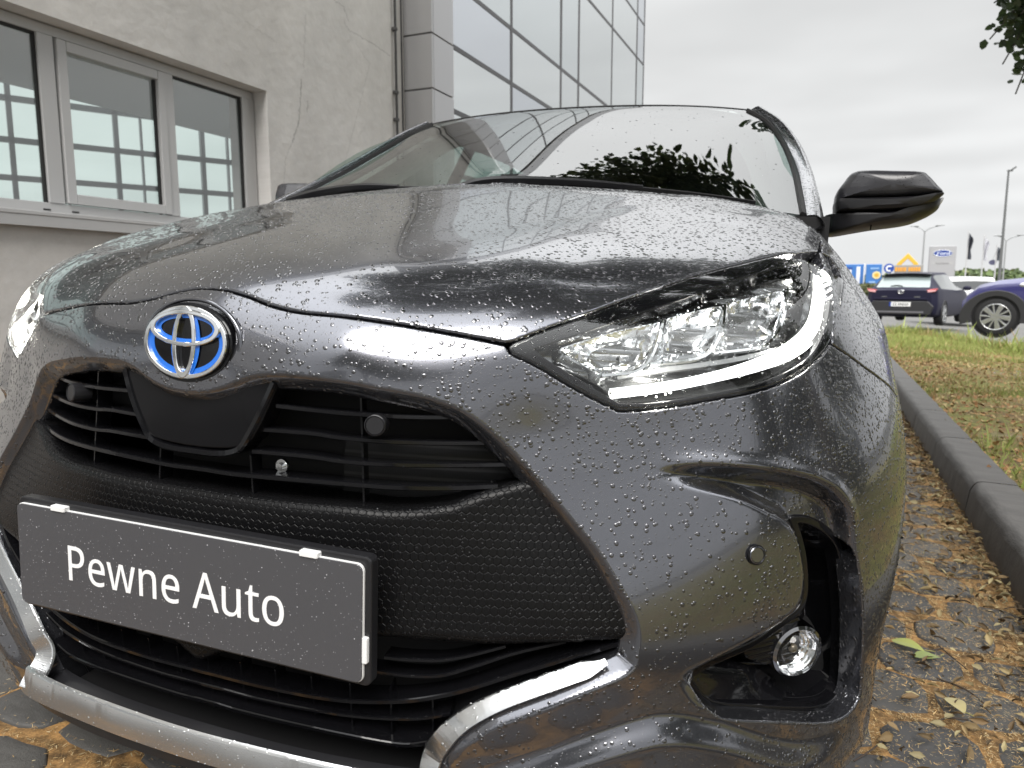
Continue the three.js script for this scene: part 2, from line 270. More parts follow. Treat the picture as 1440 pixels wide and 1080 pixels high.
// ---------------------------------------------------------------- the rendered building on the left and the glass hall behind it
const WD = rayW(1165, 401.5).setY(0).normalize(), WN = V(-WD.z, 0, WD.x), WALLD = 3.8, WORG = EYE.clone().setY(0).addScaledVector(WN, -WALLD);
const inWall = (g) => { g.matrixAutoUpdate = true; new THREE.Matrix4().makeBasis(WD, V(0, 1, 0), WN).setPosition(WORG).decompose(g.position, g.quaternion, g.scale); return g; };
const W = (x, y, off = 0) => { const d = rayW(x, y), t = (off - WALLD) / d.dot(WN) , p = EYE.clone().addScaledVector(d, t).sub(WORG); return { s: p.dot(WD), y: p.y }; };
const Wb = (s0, s1, y0, y1, z0, z1) => box(Math.abs(s1 - s0), Math.abs(y1 - y0), Math.abs(z1 - z0), (s0 + s1) / 2, (y0 + y1) / 2, (z0 + z1) / 2);
const PLASTER = (() => {
  const N = 1024, base = new Float32Array(N * N), crack = new Float32Array(N * N);
  const line = (pts, w, a) => { for (let k = 0; k < pts.length - 1; k++) { const [x0, y0] = pts[k], [x1, y1] = pts[k + 1], n = Math.ceil(Math.hypot(x1 - x0, y1 - y0) * N / 9 * 1.5); for (let i = 0; i <= n; i++) { const t = i / n, s = lerp(x0, x1, t) + .012 * noise.noise(i * .13, k, 3), y = lerp(y0, y1, t) + .012 * noise.noise(i * .13, k, 9), X = Math.floor(s / 10 * N), Y = Math.floor(y / 7 * N); for (let q = 0; q < w; q++) if (X + q < N && X >= 0 && Y >= 0 && Y < N) crack[Y * N + X + q] = Math.max(crack[Y * N + X + q], a * (.5 + .5 * rnd())); } } };
  const S = (x, y) => { const q = W(x, y); return [q.s + 2, q.y + .5]; };
  line([S(424, 112), S(422, 150), S(420, 172), S(411, 200)], 1, .5); line([S(411, 200), S(402, 222), S(398, 270)], 1, .22); line([S(433, 143), S(432, 158)], 1, .4);
  line([S(430, 20), S(427, 95)], 1, .2); line([S(484, 30), S(490, 42), S(525, 62), S(548, 78)], 1, .35); line([S(500, 60), S(520, 90), S(505, 150), S(480, 250)], 1, .15); line([S(470, 0), S(484, 10), S(490, 30)], 1, .35); line([S(390, 60), S(345, 30)], 1, .15);
  return dataTex(N, N, (u, v, i, j) => {
    const s = u * 10, y = v * 7, big = fbm(s * .9, y * .7, 2.5, 4), st = fbm(s * 2.4, y * .5, 7.2, 3), fine = fbm(s * 9, y * 9, 4, 3), k = .80 + .07 * big + .055 * st + .035 * fine + .02 * (rnd() - .5) - .45 * crack[j * N + i];
    const warm = .5 + .5 * fbm(s * .6, y * .6, 11, 2); return [k, k * lerp(.985, .995, warm), k * lerp(.962, .988, warm)];
  }, { srgb: true, repeat: false });
})();
const plasterBump = dataTex(512, 512, (u, v) => .5 + .5 * tnoise(u, v, 22, 5.5, 5)); plasterBump.repeat.set(5, 3.5);
const uvWall = (g, s0 = -2, y0 = -.5, w = 10, h = 7) => { const p = g.attributes.position, a = new Float32Array(p.count * 2); for (let i = 0; i < p.count; i++) { a[2 * i] = (p.getX(i) - s0) / w; a[2 * i + 1] = (p.getY(i) - y0) / h; } g.setAttribute('uv', new THREE.BufferAttribute(a, 2)); return g; };
const ALU = mat([.50, .50, .50], .42, .25), CLAD = mat([.46, .46, .47], .34, .55), JOINT = mat([.05, .05, .052], .7);
const shop = inWall(thing('rendered_building', 'pale rendered concrete wall with long window and hairline cracks on the left', 'building'));
const top = W(375, 128).y, jam = W(375, 128).s, sillY = W(100, 303).y, sPier = W(568, 100).s;
console.log('window', top, jam, sillY, 'pier s', sPier);
{
  const PL = mat([.98, .98, .98], .85, 0, { map: PLASTER, bumpMap: plasterBump, bumpScale: .006 });
  const yT = 6.4, s0 = -9;
  for (const [a, b, c, d] of [[s0, jam, top, yT], [jam, sPier, -.6, yT], [s0, jam, -.6, sillY - .03]]) part('wall', uvWall(Wb(a, b, c, d, -.36, 0)), PL, shop);
  part('roof', Wb(s0, sPier, yT, yT + .3, -9, .12), CLAD, shop);
  // window: frame bars, panes, sash, sill
  const zf = -.15, win = new THREE.Group(); win.name = 'window'; shop.add(win);
  const sx = (x) => W(x, 160, zf).s, bar = (a, b, c, d, dz = 0, w = .06, name = 'window_frame') => part(name, rbox(Math.abs(b - a), Math.abs(d - c), w, .004, (a + b) / 2, (c + d) / 2, zf + dz), ALU, win);
  const yB = sillY + .02, yTf = top - .005, m0 = sx(54), m1 = sx(79), c0 = sx(222), c1 = sx(240), r0 = sx(336), r1 = sx(352), l0 = -3.2;
  bar(l0, r1, yTf - .055, yTf); bar(l0, r1, yB - .04, yB + .05); bar(m0, m1 - .012, yB + .05, yTf - .055, .006); bar(c0 + .03, c1, yB + .05, yTf - .055, .006); bar(r0, r1, yB + .05, yTf - .055, .006); bar(l0, l0 + .06, yB + .05, yTf - .055);
  // opening sash in the middle light
  const q = .055; bar(m1, m1 + q, yB + .055, yTf - .06, .022, .05, 'sash'); bar(c0 - q + .03, c0 + .028, yB + .055, yTf - .06, .022, .05, 'sash'); bar(m1 + q, c0 - q + .03, yB + .055, yB + .055 + q, .022, .05, 'sash'); bar(m1 + q, c0 - q + .03, yTf - .06 - q, yTf - .06, .022, .05, 'sash');
  const PANE = phys([.86, .88, .88], .012, 0, { transmission: 1, thickness: 0, ior: 2.1 });
  for (const [a, b] of [[l0 + .06, m0], [m1 + q, c0 - q + .03], [c1, r0]]) { const g = new THREE.PlaneGeometry(b - a, yTf - yB - .1).translate((a + b) / 2, (yTf + yB) / 2, zf + .005); part('pane', g, PANE, win); }
  const gask = mat([.015, .015, .015], .6); for (const [a, b] of [[l0 + .06, m0], [m1 + q, c0 - q + .03], [c1, r0]]) part('gasket', merge([Wb(a, b, yTf - .068, yTf - .055, zf, zf + .02), Wb(b - .012, b, yB + .05, yTf - .07, zf, zf + .02)]), gask, win);
  part('sill', merge([rbox(jam - l0, .022, .20, .004, (jam + l0) / 2, sillY - .008, -.045), Wb(l0, jam, sillY - .075, sillY - .02, .038, .052)]), ALU, win);
  for (const x of [60, 100]) { const p = W(x, 285, zf); part('drain_slot', Wb(p.s - .02, p.s + .02, yB + .008, yB + .016, zf + .029, zf + .034), gask, win); }
  // room behind: bulkhead, floor, slanted glazing of the showroom with sky beyond
  const ROOM = mat([.85, .84, .85], .8);
  const bl = W(87, 127, -1.6).y; part('bulkhead', Wb(-6, sPier, bl, 3.6, -1.8, -1.6), ROOM, shop); part('bulkhead', Wb(-6, sPier, top + .02, 3.6, -1.6, -.37), ROOM, shop);
  part('room_floor', Wb(-8, sPier, -.1, .05, -8.7, -.37), ROOM, shop);
  const gz = new THREE.Group(); gz.name = 'showroom_glazing'; shop.add(gz);
  const D2 = rayW(2000, 395).setY(0).normalize(), n2 = V(-D2.z, 0, D2.x), dist = 8.6, O2 = EYE.clone().addScaledVector(n2, -dist).setY(0);
  const Q = (x, y) => { const d = rayW(x, y), p = EYE.clone().addScaledVector(d, -dist / d.dot(n2)).sub(O2); return [p.dot(D2), p.y]; };
  const loc = new THREE.Matrix4().makeBasis(D2, V(0, 1, 0), n2).setPosition(O2).premultiply(new THREE.Matrix4().makeBasis(WD, V(0, 1, 0), WN).setPosition(WORG).invert());
  loc.decompose(gz.position, gz.quaternion, gz.scale);
  const hy = [[88, 148], [95, 205], [95, 256]].map(([x, y]) => Q(x, y)[1]), vx = [18, 93, 165, 200, 285, 320, 345, 372].map((x) => Q(x, 220)[0]); console.log('glazing', hy, vx);
  const FR = mat([.30, .31, .32], .4, .3);
  for (const y of [hy[2] - (hy[1] - hy[2]), ...hy.slice().reverse(), hy[0] + .9]) part('transom', Wb(-9, 3.9, y - .025, y + .025, -.03, .03), FR, gz);
  for (const [i, x] of vx.entries()) part('mullion', Wb(x - (i % 2 ? .008 : .022), x + (i % 2 ? .008 : .022), 0, hy[0] + 2, -.03, .03), FR, gz);
  part('showroom_pane', new THREE.PlaneGeometry(13, hy[0] + 2).translate(-2.6, (hy[0] + 2) / 2, 0), phys([.84, .97, .92], .02, 0, { transmission: 1, thickness: 0 }), gz);
  // conductor with clamps, thin joint
  const pc = W(553, 100).s; part('conductor', new THREE.CylinderGeometry(.012, .012, 7, 10).translate(pc, 3, .03), mat([.06, .06, .06], .5, .5), shop);
  for (const y of [W(553, 42).y, W(553, 130).y, W(553, 168).y, .6, 5.6]) part('clamp', rbox(.04, .03, .045, .004, pc, y, .022), mat([.10, .10, .10], .5, .5), shop);
  part('expansion_joint', Wb(sPier - .05, sPier - .03, -.5, 6.4, .001, .006), JOINT, shop);
}
const hall = inWall(thing('glass_hall', 'two storey hall with mirrored glass front and grey panel pier behind the car', 'building'));
{
  // pier: its face towards the camera ends at photo x = 608
  const d = rayW(608, 100), t = (sPier - WORG.clone().negate().dot(WD) * 0 - EYE.clone().sub(WORG).dot(WD)) / d.dot(WD), off = EYE.clone().addScaledVector(d, t).sub(WORG).dot(WN);
  const sG = W(638, 100, off).s, sE = W(905, 60, off).s, zG = off - .06; console.log('pier off', off, sG, sE);
  const seam = [W(568, 52).y, W(568, 128).y], hgt = seam[0] - seam[1], ys = []; for (let k = -3; k < 9; k++) ys.push(seam[1] + k * hgt);
  for (let k = 0; k < ys.length - 1; k++) {
    part('cladding_panel', rbox(.03, hgt - .012, off - .004, .004, sPier + .015, ys[k] + hgt / 2, off / 2), CLAD, hall);
    part('cladding_panel', rbox(sG - sPier - .034, hgt - .012, .03, .004, (sG + sPier) / 2 + .016, ys[k] + hgt / 2, off - .015), CLAD, hall);
  }
  part('pier_core', Wb(sPier + .03, sG - .01, -.6, 11.5, -.4, off - .03), JOINT, hall);
  const vx = [638, 718, 788, 813, 860, 895, 905].map((x) => W(x, 60, zG).s); vx[0] = sG; const hy = [157, 67, -24, -225, -341].map((y) => W(638, y, zG).y); 
  const rows = [-.5, 1.2, hy[0] - (hy[1] - hy[0]), ...hy, hy[4] + (hy[1] - hy[0]), hy[4] + 2.2 * (hy[1] - hy[0])].filter((y, i, l) => !i || y > l[i - 1] + .25); console.log('rows', rows, vx);
  const last = vx[6], MIR = phys([.74, .77, .775], .02, .92, {}), MIRB = phys([.66, .69, .73], .02, .92, {});
  const MIRS = [MIR, phys([.66, .70, .71], .025, .92, {}), phys([.70, .73, .735], .02, .92, {})];
  const MULL = mat([.09, .09, .095], .45, .3);
  for (let i = 0; i < vx.length - 1; i++) for (let j = 0; j < rows.length - 1; j++) {
    const w = vx[i + 1] - vx[i] - .05, h = rows[j + 1] - rows[j] - .05, blue = (j >= 2 && Math.abs(rows[j] - hy[1]) < .02 && i < 1) || (Math.abs(rows[j] - hy[0]) < .02 && (i === 1 || i === 2)) || (i === 5 && j > 5);
    const g = rbox(w, h, .02, .003, 0, 0, 0); const o = part('pane', g, blue ? MIRB : MIRS[Math.floor(rr(0, 3))], hall); o.position.set((vx[i] + vx[i + 1]) / 2, (rows[j] + rows[j + 1]) / 2, zG); o.rotation.set(rr(-.0015, .0015), rr(-.002, .002), 0);
  }
  for (const [i, x] of vx.entries()) part('mullion', Wb(x - .028, x + .028, rows[0], rows[rows.length - 1], zG - .02, zG + .016), MULL, hall);
  for (const y of rows) part('transom', Wb(vx[0], last, y - .022, y + .022, zG - .02, zG + .0135), MULL, hall);
  part('hall_body', Wb(sPier + .05, last, -.6, rows[rows.length - 1], -1.3, zG - .03), JOINT, hall);
  part('parapet', Wb(sPier, last + .1, rows[rows.length - 1] + .025, rows[rows.length - 1] + .5, -1.3, zG + .04), CLAD, hall);
}
// ---------------------------------------------------------------- trees
const BARK = mat([.085, .075, .065], .9), leafG = geoOf([0, 0, 0, .42, .04, .35, .30, .0, .8, 0, -.06, 1.05, -.30, .0, .8, -.42, .04, .35, 0, -.05, .5], [0, 1, 6, 1, 2, 6, 2, 3, 6, 3, 4, 6, 4, 5, 6, 5, 0, 6]);
const LEAF = phys([1, 1, 1], .55, 0, { transmission: .3, thickness: 0 });
const leafPal = [[.030, .055, .014], [.042, .072, .018], [.055, .090, .022], [.024, .043, .013], [.065, .085, .022]];
function leafSet(blobs, count, size) {
  const ms = [], cs = [];
  const tot = blobs.reduce((t, b) => t + b[3] ** 2, 0);
  for (const [x, y, z, r, q = .8] of blobs) for (let i = 0, n = Math.round(count * r * r / tot); i < n; i++) {
    const d = V(rr(-1, 1), rr(-1, 1), rr(-1, 1)); if (d.length() > 1) { i--; continue; } d.setLength(r * Math.pow(rnd(), .4)); d.y *= q;
    const p = V(x, y, z).add(d); if (noise.noise(p.x * 1.1, p.y * 1.1, p.z * 1.1) < -.22) continue;
    const s = size * rr(.7, 1.35); ms.push(M4(p, new THREE.Euler(rr(-1.2, 1.2) + .5, rr(0, 6.28), rr(-1, 1)), s)); const c = leafPal[Math.floor(rr(0, 5))], k = rr(.75, 1.2); cs.push(new THREE.Color().setRGB(c[0] * k, c[1] * k, c[2] * k));
  }
  return [ms, cs];
}
function tree(label, base, h, r, leaves, size, name = 'roadside_tree', lobes = 16, low = .42) {
  const t = thing(name, label, 'tree', base); const blobs = [], limbs = [];
  const bend = V(rr(-.3, .3), 0, rr(-.3, .3)), trunkTop = V(bend.x, h * .5, bend.z);
  for (let i = 0; i < lobes; i++) { const a = i * 2.4 + rr(-.4, .4), k = Math.sqrt((i + .5) / lobes), y = h * lerp(low + .08, .92, rnd()) , rad = r * k * Math.sqrt(Math.max(.1, 1 - ((y / h - .62) / .42) ** 2)); const b = [bend.x + Math.cos(a) * rad, y, bend.z + Math.sin(a) * rad, r * rr(.24, .42), rr(.7, .95)]; blobs.push(b); if (i % 2 === 0) limbs.push(tube([trunkTop.clone().multiplyScalar(rr(.6, 1)), trunkTop.clone().lerp(V(b[0], b[1], b[2]), .5).add(V(0, .15, 0)), V(b[0], b[1], b[2])], r * .018, 8, 6)); }
  part('trunk', merge([sweep([V(0, -.3, 0), V(bend.x * .3, h * .2, bend.z * .3), trunkTop, trunkTop.clone().add(V(bend.x, h * .25, bend.z))], Array.from({ length: 9 }, (_, i) => [Math.cos(i / 9 * 6.283) * r * .055, Math.sin(i / 9 * 6.283) * r * .055]), () => V(0, 0, 1), 14, true, (u) => 1.25 - .95 * u), ...limbs]), BARK, t);
  const [ms, cs] = leafSet(blobs, leaves, size); const c = instances('crown', leafG, LEAF, ms, t, 'stuff', cs); return t;
}
// the tree by the kerb whose crown hangs over the car; one low twig shows in the picture's upper corner
{
  const base = V(3.6, -.1, -1.4), t = thing('roadside_tree', 'leafy tree by the kerb with twigs hanging into the upper right corner', 'tree', base), blobs = [];
  for (const [x, y, z, r] of [[.3, 5.35, -4.9, .85], [1.1, 5.25, -4.9, .95], [1.9, 5.35, -4.8, 1.0], [2.8, 5.4, -4.5, 1.05]]) blobs.push([x - base.x, y - base.y, z - base.z, r, .75]);
  for (let i = 0; i < 26; i++) { const a = i * 2.39996, k = Math.sqrt((i + .5) / 26) * 3.5; blobs.push([-1.7 + Math.cos(a) * k * .97, 5.75 + rr(-.6, 1.4) - .17 * k, -.85 + Math.sin(a) * k * .93, rr(.8, 1.2), .75]); }
  const limbs = blobs.filter((_, i) => i % 3 === 0).map((b) => tube([V(0, 3.2, 0), V(b[0] * .5, 4.9, b[2] * .5), V(b[0], b[1], b[2])], .045, 10, 7));
  const ends = [[1392, 55, 4.3], [1428, 132, 4.25], [1398, 4, 4.4], [1440, 70, 4.3], [1420, 35, 4.35], [1410, 90, 4.3], [1436, 20, 4.3]].map(([x, y, d]) => at(x, y, d).sub(base)), root = at(1500, -60, 4.5).sub(base);
  limbs.push(tube([V(0, 3.2, 0), V(-.15, 3.4, -1.2), root], .03, 12, 6));
  const twigs = ends.map((e) => [root, root.clone().lerp(e, .5).add(V(.02, .05, 0)), e]); for (const w of twigs) limbs.push(tube(w, .0045, 10, 5));
  part('trunk', merge([sweep([V(0, -.3, 0), V(.05, 1.5, .05), V(0, 3.3, 0), V(-.3, 5.6, -.4)], Array.from({ length: 12 }, (_, i) => [Math.cos(i / 12 * 6.283) * .17, Math.sin(i / 12 * 6.283) * .17]), () => V(0, 0, 1), 20, true, (u) => 1.2 - .75 * u), ...limbs]), BARK, t);
  const [ms, cs] = leafSet(blobs, 98000, .08); instances('crown', leafG, LEAF, ms, t, 'stuff', cs);
  const hm = [], hc = [];
  for (const [n, w] of twigs.entries()) { const cv = new THREE.CatmullRomCurve3(w); for (let i = 0; i < 140; i++) { const u = .15 + .75 * rnd(), p = cv.getPoint(u).add(V(rr(-.06, .06), rr(-.06, .06), rr(-.06, .06))); hm.push(M4(p, new THREE.Euler(rr(.4, 1.9), rr(0, 6.28), rr(-.6, .6)), rr(.035, .06))); const q = leafPal[Math.floor(rr(0, 5))]; hc.push(new THREE.Color().setRGB(q[0] * 1.1, q[1] * 1.1, q[2] * 1.1)); } }
  instances('hanging_leaves', leafG, LEAF, hm, t, 'stuff', hc);
}
// trees behind the photographer, seen mirrored in the paint and the windows
tree('tall tree across the yard, mirrored in the shop window', V(2.0, -.1, 15), 10, 3.6, 4500, .36);
tree('dense low tree beside the verge, mirrored in the fender', V(8.8, -.5, -3.6), 6, 3.0, 7000, .28, 'roadside_tree', 18, .08);
tree('dense low tree beyond the verge, mirrored beside the headlight', V(9.8, -.5, 1.5), 6.5, 3.2, 7000, .28, 'roadside_tree', 18, .08);
// ---------------------------------------------------------------- cars in the lot behind
const RUBBER = mat([.016, .016, .017], .85), DGLASS = phys([.05, .065, .065], .04, 0, { clearcoat: 1, clearcoatRoughness: .02 }), CLADB = mat([.022, .022, .024], .6);
function carWheel(parent, x, z, r, spokes, style = 0) {
  const w = new THREE.Group(); w.name = 'wheel'; w.position.set(x, r, z); parent.add(w); const s = Math.sign(x);
  part('tyre', new THREE.LatheGeometry([[r * .70, -.1], [r * .93, -.105], [r, -.07], [r, .07], [r * .93, .105], [r * .70, .1]].map(([a, b]) => new THREE.Vector2(a, b)), 40).rotateZ(Math.PI / 2), RUBBER, w);
  part('wheel_well', new THREE.CylinderGeometry(r * .71, r * .71, .02, 32).rotateZ(Math.PI / 2).translate(s * .04, 0, 0), CAVITY, w);
  const g = [new THREE.TorusGeometry(r * .70, r * .03, 8, 44).rotateY(Math.PI / 2).translate(s * .095, 0, 0), new THREE.CylinderGeometry(r * .14, r * .14, .03, 20).rotateZ(Math.PI / 2).translate(s * .085, 0, 0)];
  for (let k = 0; k < spokes; k++) { const a = k / spokes * 2 * Math.PI + .3, wd = style ? (k % 2 ? .042 : .013) : .045, sh = new THREE.Shape(); sh.moveTo(-wd * .55, r * .1); sh.lineTo(wd * .55, r * .1); sh.lineTo(wd + (style ? .02 : 0), r * .70); sh.lineTo(-wd + (style ? .02 : 0), r * .70); sh.closePath(); g.push(new THREE.ExtrudeGeometry(sh, { depth: .022, bevelEnabled: true, bevelSize: .004, bevelThickness: .004, bevelSegments: 1 }).rotateZ(a).rotateY(s * Math.PI / 2).translate(s * .075, 0, 0)); }
  part('rim', merge(g), mat([.62, .63, .64], .25, .85), w);
}
// sections: [z, half width, sill, belt, roof half width, roof]; ring points up the side
function carBody(root, secs, paint, glassTop, extra = {}) {
  const S = secs, n = 12, sp = (k) => new THREE.CatmullRomCurve3(S.map((s) => V(s[0], s[k], 0)), false, 'centripetal');
  const val = (i, t) => { const a = S[i], b = S[i + 1], p = S[Math.max(0, i - 1)], q = S[Math.min(S.length - 1, i + 2)]; return a.map((_, k) => { const f = (u, v, w, x) => v + .5 * t * (w - u + t * (2 * u - 5 * v + 4 * w - x + t * (3 * (v - w) + x - u))); return k === 0 ? lerp(a[0], b[0], t) : lerp(f(p[k], a[k], b[k], q[k]), lerp(a[k], b[k], t), .35); }); };
  const ring = ([z, w, ys, yb, rw, yr]) => { const m = lerp(ys, yb, .45), R = [[0, ys], [w * .88, ys], [w * .97, ys + .07], [w, m - .06], [w * .995, m + .08], [w * .975, yb - .07], [w * .94, yb]].map(([a, b]) => V(a, b, z)); const T = [[lerp(w * .94, rw, .98), lerp(yb, yr, .86)], [rw * .93, lerp(yb, yr, .975)], [rw * .5, yr], [0, yr + .008]].map(([a, b]) => V(a, b, z)); return [R, T]; };
  const rows = []; for (let i = 0; i < S.length - 1; i++) for (let k = 0; k < 5; k++) rows.push(val(i, k / 5)); rows.push(S[S.length - 1]); const RG = rows.map(ring);
  const strip = (pick, from, to, sides = [1, -1]) => { const a = from * 5, b = to * 5, list = RG.slice(a, b + 1).map(pick), m = list[0].length, pos = [], idx = []; for (const sx of sides) { const o = pos.length / 3; list.forEach((r) => r.forEach((p) => pos.push(p.x * sx, p.y, p.z))); for (let i = 0; i < list.length - 1; i++) for (let j = 0; j < m - 1; j++) { const q = o + i * m + j; idx.push(q, q + m, q + m + 1, q, q + m + 1, q + 1); } } return geoOf(pos, idx); };
  const cap = (i) => { const r = [...RG[i][0], ...RG[i][1]], l = r.map((p) => V(-p.x, p.y, p.z)).reverse(), all = [...r, ...l], pos = [], idx = []; all.forEach((p) => pos.push(p.x, p.y, p.z)); const c = all.reduce((t, p) => t.add(p), V(0, 0, 0)).multiplyScalar(1 / all.length); pos.push(c.x, c.y, c.z); for (let k = 0; k < all.length; k++) idx.push(all.length, k, (k + 1) % all.length); return geoOf(pos, idx); };
  const [g0, g1] = glassTop.sides, L = S.length - 1;
  part('body', merge([strip((r) => r[0], 0, L), cap(0), cap(RG.length - 1)]), paint, root);
  for (const sx of [1, -1]) part('side_window', strip((r) => [r[0][6], r[1][0]], g0, g1, [sx]), DGLASS, root);
  part('roof', strip((r) => r[1], glassTop.rear[1], glassTop.front[0]), paint, root); part('tail_deck', strip((r) => [r[0][6], ...r[1]], 0, glassTop.rear[0]), paint, root); part('bonnet', strip((r) => [r[0][6], ...r[1]], glassTop.front[1], L), paint, root);
  for (const sx of [1, -1]) { if (g0 > glassTop.rear[0]) part('rear_pillar', strip((r) => [r[0][6], r[1][0]], glassTop.rear[0], g0, [sx]), paint, root); if (glassTop.front[1] > g1) part('front_pillar', strip((r) => [r[0][6], r[1][0]], g1, glassTop.front[1], [sx]), paint, root); }
  part('rear_window', strip((r) => r[1].slice(1), glassTop.rear[0], glassTop.rear[1]), glassTop.mat ?? DGLASS, root);
  for (const sx of [1, -1]) part('rear_window_frame', strip((r) => r[1].slice(0, 2), glassTop.rear[0], glassTop.rear[1], [sx]), paint, root);
  part('windscreen', strip((r) => r[1], glassTop.front[0], glassTop.front[1]), DGLASS, root);
}
const groundAt = (x, y, d) => { const p = at(x, y, d); return p; };
const flat = (list) => { const s = new THREE.Shape(); list.forEach(([x, y], i) => i ? s.lineTo(x, y) : s.moveTo(x, y)); return s; };
const ext = (list, d = .02, b = .006) => new THREE.ExtrudeGeometry(flat(list), { depth: d, bevelEnabled: b > 0, bevelThickness: b, bevelSize: b, bevelOffset: -b, bevelSegments: 1 });
const placard = (text, w, h, paint) => { const c = document.createElement('canvas'); c.width = w; c.height = h; const x = c.getContext('2d'); paint(x, w, h); const t = new THREE.CanvasTexture(c); t.colorSpace = THREE.SRGBColorSpace; return t; };
const dirTo = (p) => Math.atan2(p.x - EYE.x, -(p.z - EYE.z));     // angle to the right of -z
{ // dark blue hatchback seen from behind
  const d = 19.6, p = at(1264, 458, d), g = thing('parked_hatchback', 'parked dark blue hatchback seen from behind on the lot beyond the verge', 'car', p);
  g.rotation.y = -(dirTo(p) + .235);
  const P = phys([.016, .016, .034], .42, .0, { specularIntensity: .35 });
  carBody(g, [[.02, .74, .36, .90, .60, .94], [-.10, .86, .27, .97, .69, 1.02], [-.50, .89, .22, .98, .62, 1.33], [-.74, .895, .21, .97, .60, 1.395], [-1.75, .895, .2, .95, .60, 1.435], [-2.55, .895, .2, .93, .57, 1.41], [-3.35, .895, .2, .95, .64, 1.01], [-4.05, .86, .22, .84, .6, .86], [-4.35, .70, .3, .62, .5, .66]], P, { rear: [1, 3], front: [5, 6], sides: [2, 6], mat: phys([.20, .24, .24], .05, 0, { clearcoat: 1 }) });
  part('spoiler', surf(14, 4, (u, v) => { const s = u * 2 - 1; return V(s * .60, 1.405 - .03 * s * s - .012 * v, lerp(-.78, -.36, v)); }), P, g);
  part('spoiler_underside', surf(14, 2, (u, v) => { const s = u * 2 - 1; return V(s * .58, 1.37 - .03 * s * s - .03 * v, lerp(-.36, -.46, v)); }), CLADB, g);
  for (const s of [1, -1]) { part('tail_light', ext([[s * .48, .86], [s * .80, .90], [s * .865, .99], [s * .70, .975], [s * .50, .93]], .05, .01).translate(0, 0, -.06), phys([.42, .03, .035], .12, 0, { clearcoat: 1 }), g); part('tail_lens', ext([[s * .62, .885], [s * .80, .91], [s * .84, .955], [s * .64, .94]], .02, .004).translate(0, 0, .0), phys([.75, .40, .40], .1, 0, { clearcoat: 1 }), g); }
  part('rear_diffuser', ext([[-.72, .30], [.72, .30], [.80, .52], [.66, .66], [-.66, .66], [-.80, .52]], .04, .02).translate(0, 0, .0), CLADB, g);
  part('bumper_trim', rbox(1.15, .05, .03, .01, 0, .37, .05), mat([.25, .25, .27], .3, .6), g);
  part('tailgate_step', rbox(1.3, .05, .04, .015, 0, .715, .035), P, g);
  const pt = placard('p', 512, 112, (x, w, h) => { x.fillStyle = '#f2f2f0'; x.fillRect(0, 0, w, h); x.fillStyle = '#1c3f94'; x.fillRect(0, 0, 46, h); x.fillStyle = '#222'; x.font = 'bold 92px sans-serif'; x.textAlign = 'center'; x.textBaseline = 'middle'; x.fillText('ES 096GF', w / 2 + 22, h / 2 + 4); });
  part('number_plate', new THREE.PlaneGeometry(.52, .114).translate(0, .575, .066), mat([.9, .9, .9], .4, 0, { map: pt }), g);
  part('plate_back', rbox(.54, .13, .014, .004, 0, .575, .055), CLADB, g);
  part('emblem', merge([new THREE.TorusGeometry(.058, .008, 8, 30).scale(1.2, .82, 1), new THREE.TorusGeometry(.034, .007, 8, 24).scale(1.2, .5, 1).translate(0, .018, 0), new THREE.TorusGeometry(.04, .007, 8, 24).scale(.42, 1, 1)]).translate(0, .90, .035), CHROME, g);
  part('rear_wiper', tube([V(.0, 1.045, -.12), V(-.14, 1.07, -.145), V(-.30, 1.045, -.135)], .016, 10, 6), CLADB, g);
  for (const x of [.4, -.4]) part('tail_badge', rbox(.15, .018, .01, .003, x, .77, .04), SILVER, g);
  for (const s of [1, -1]) { carWheel(g, s * .80, -.78, .315, 5); carWheel(g, s * .80, -3.42, .315, 5); part('mirror', new THREE.SphereGeometry(.1, 14, 10).scale(1.1, .75, .6).translate(s * 1.0, .99, -3.0), P, g); part('wheel_arch', new THREE.TorusGeometry(.345, .02, 8, 24, Math.PI).rotateY(Math.PI / 2).translate(s * .888, .315, -.78), CLADB, g); }
}
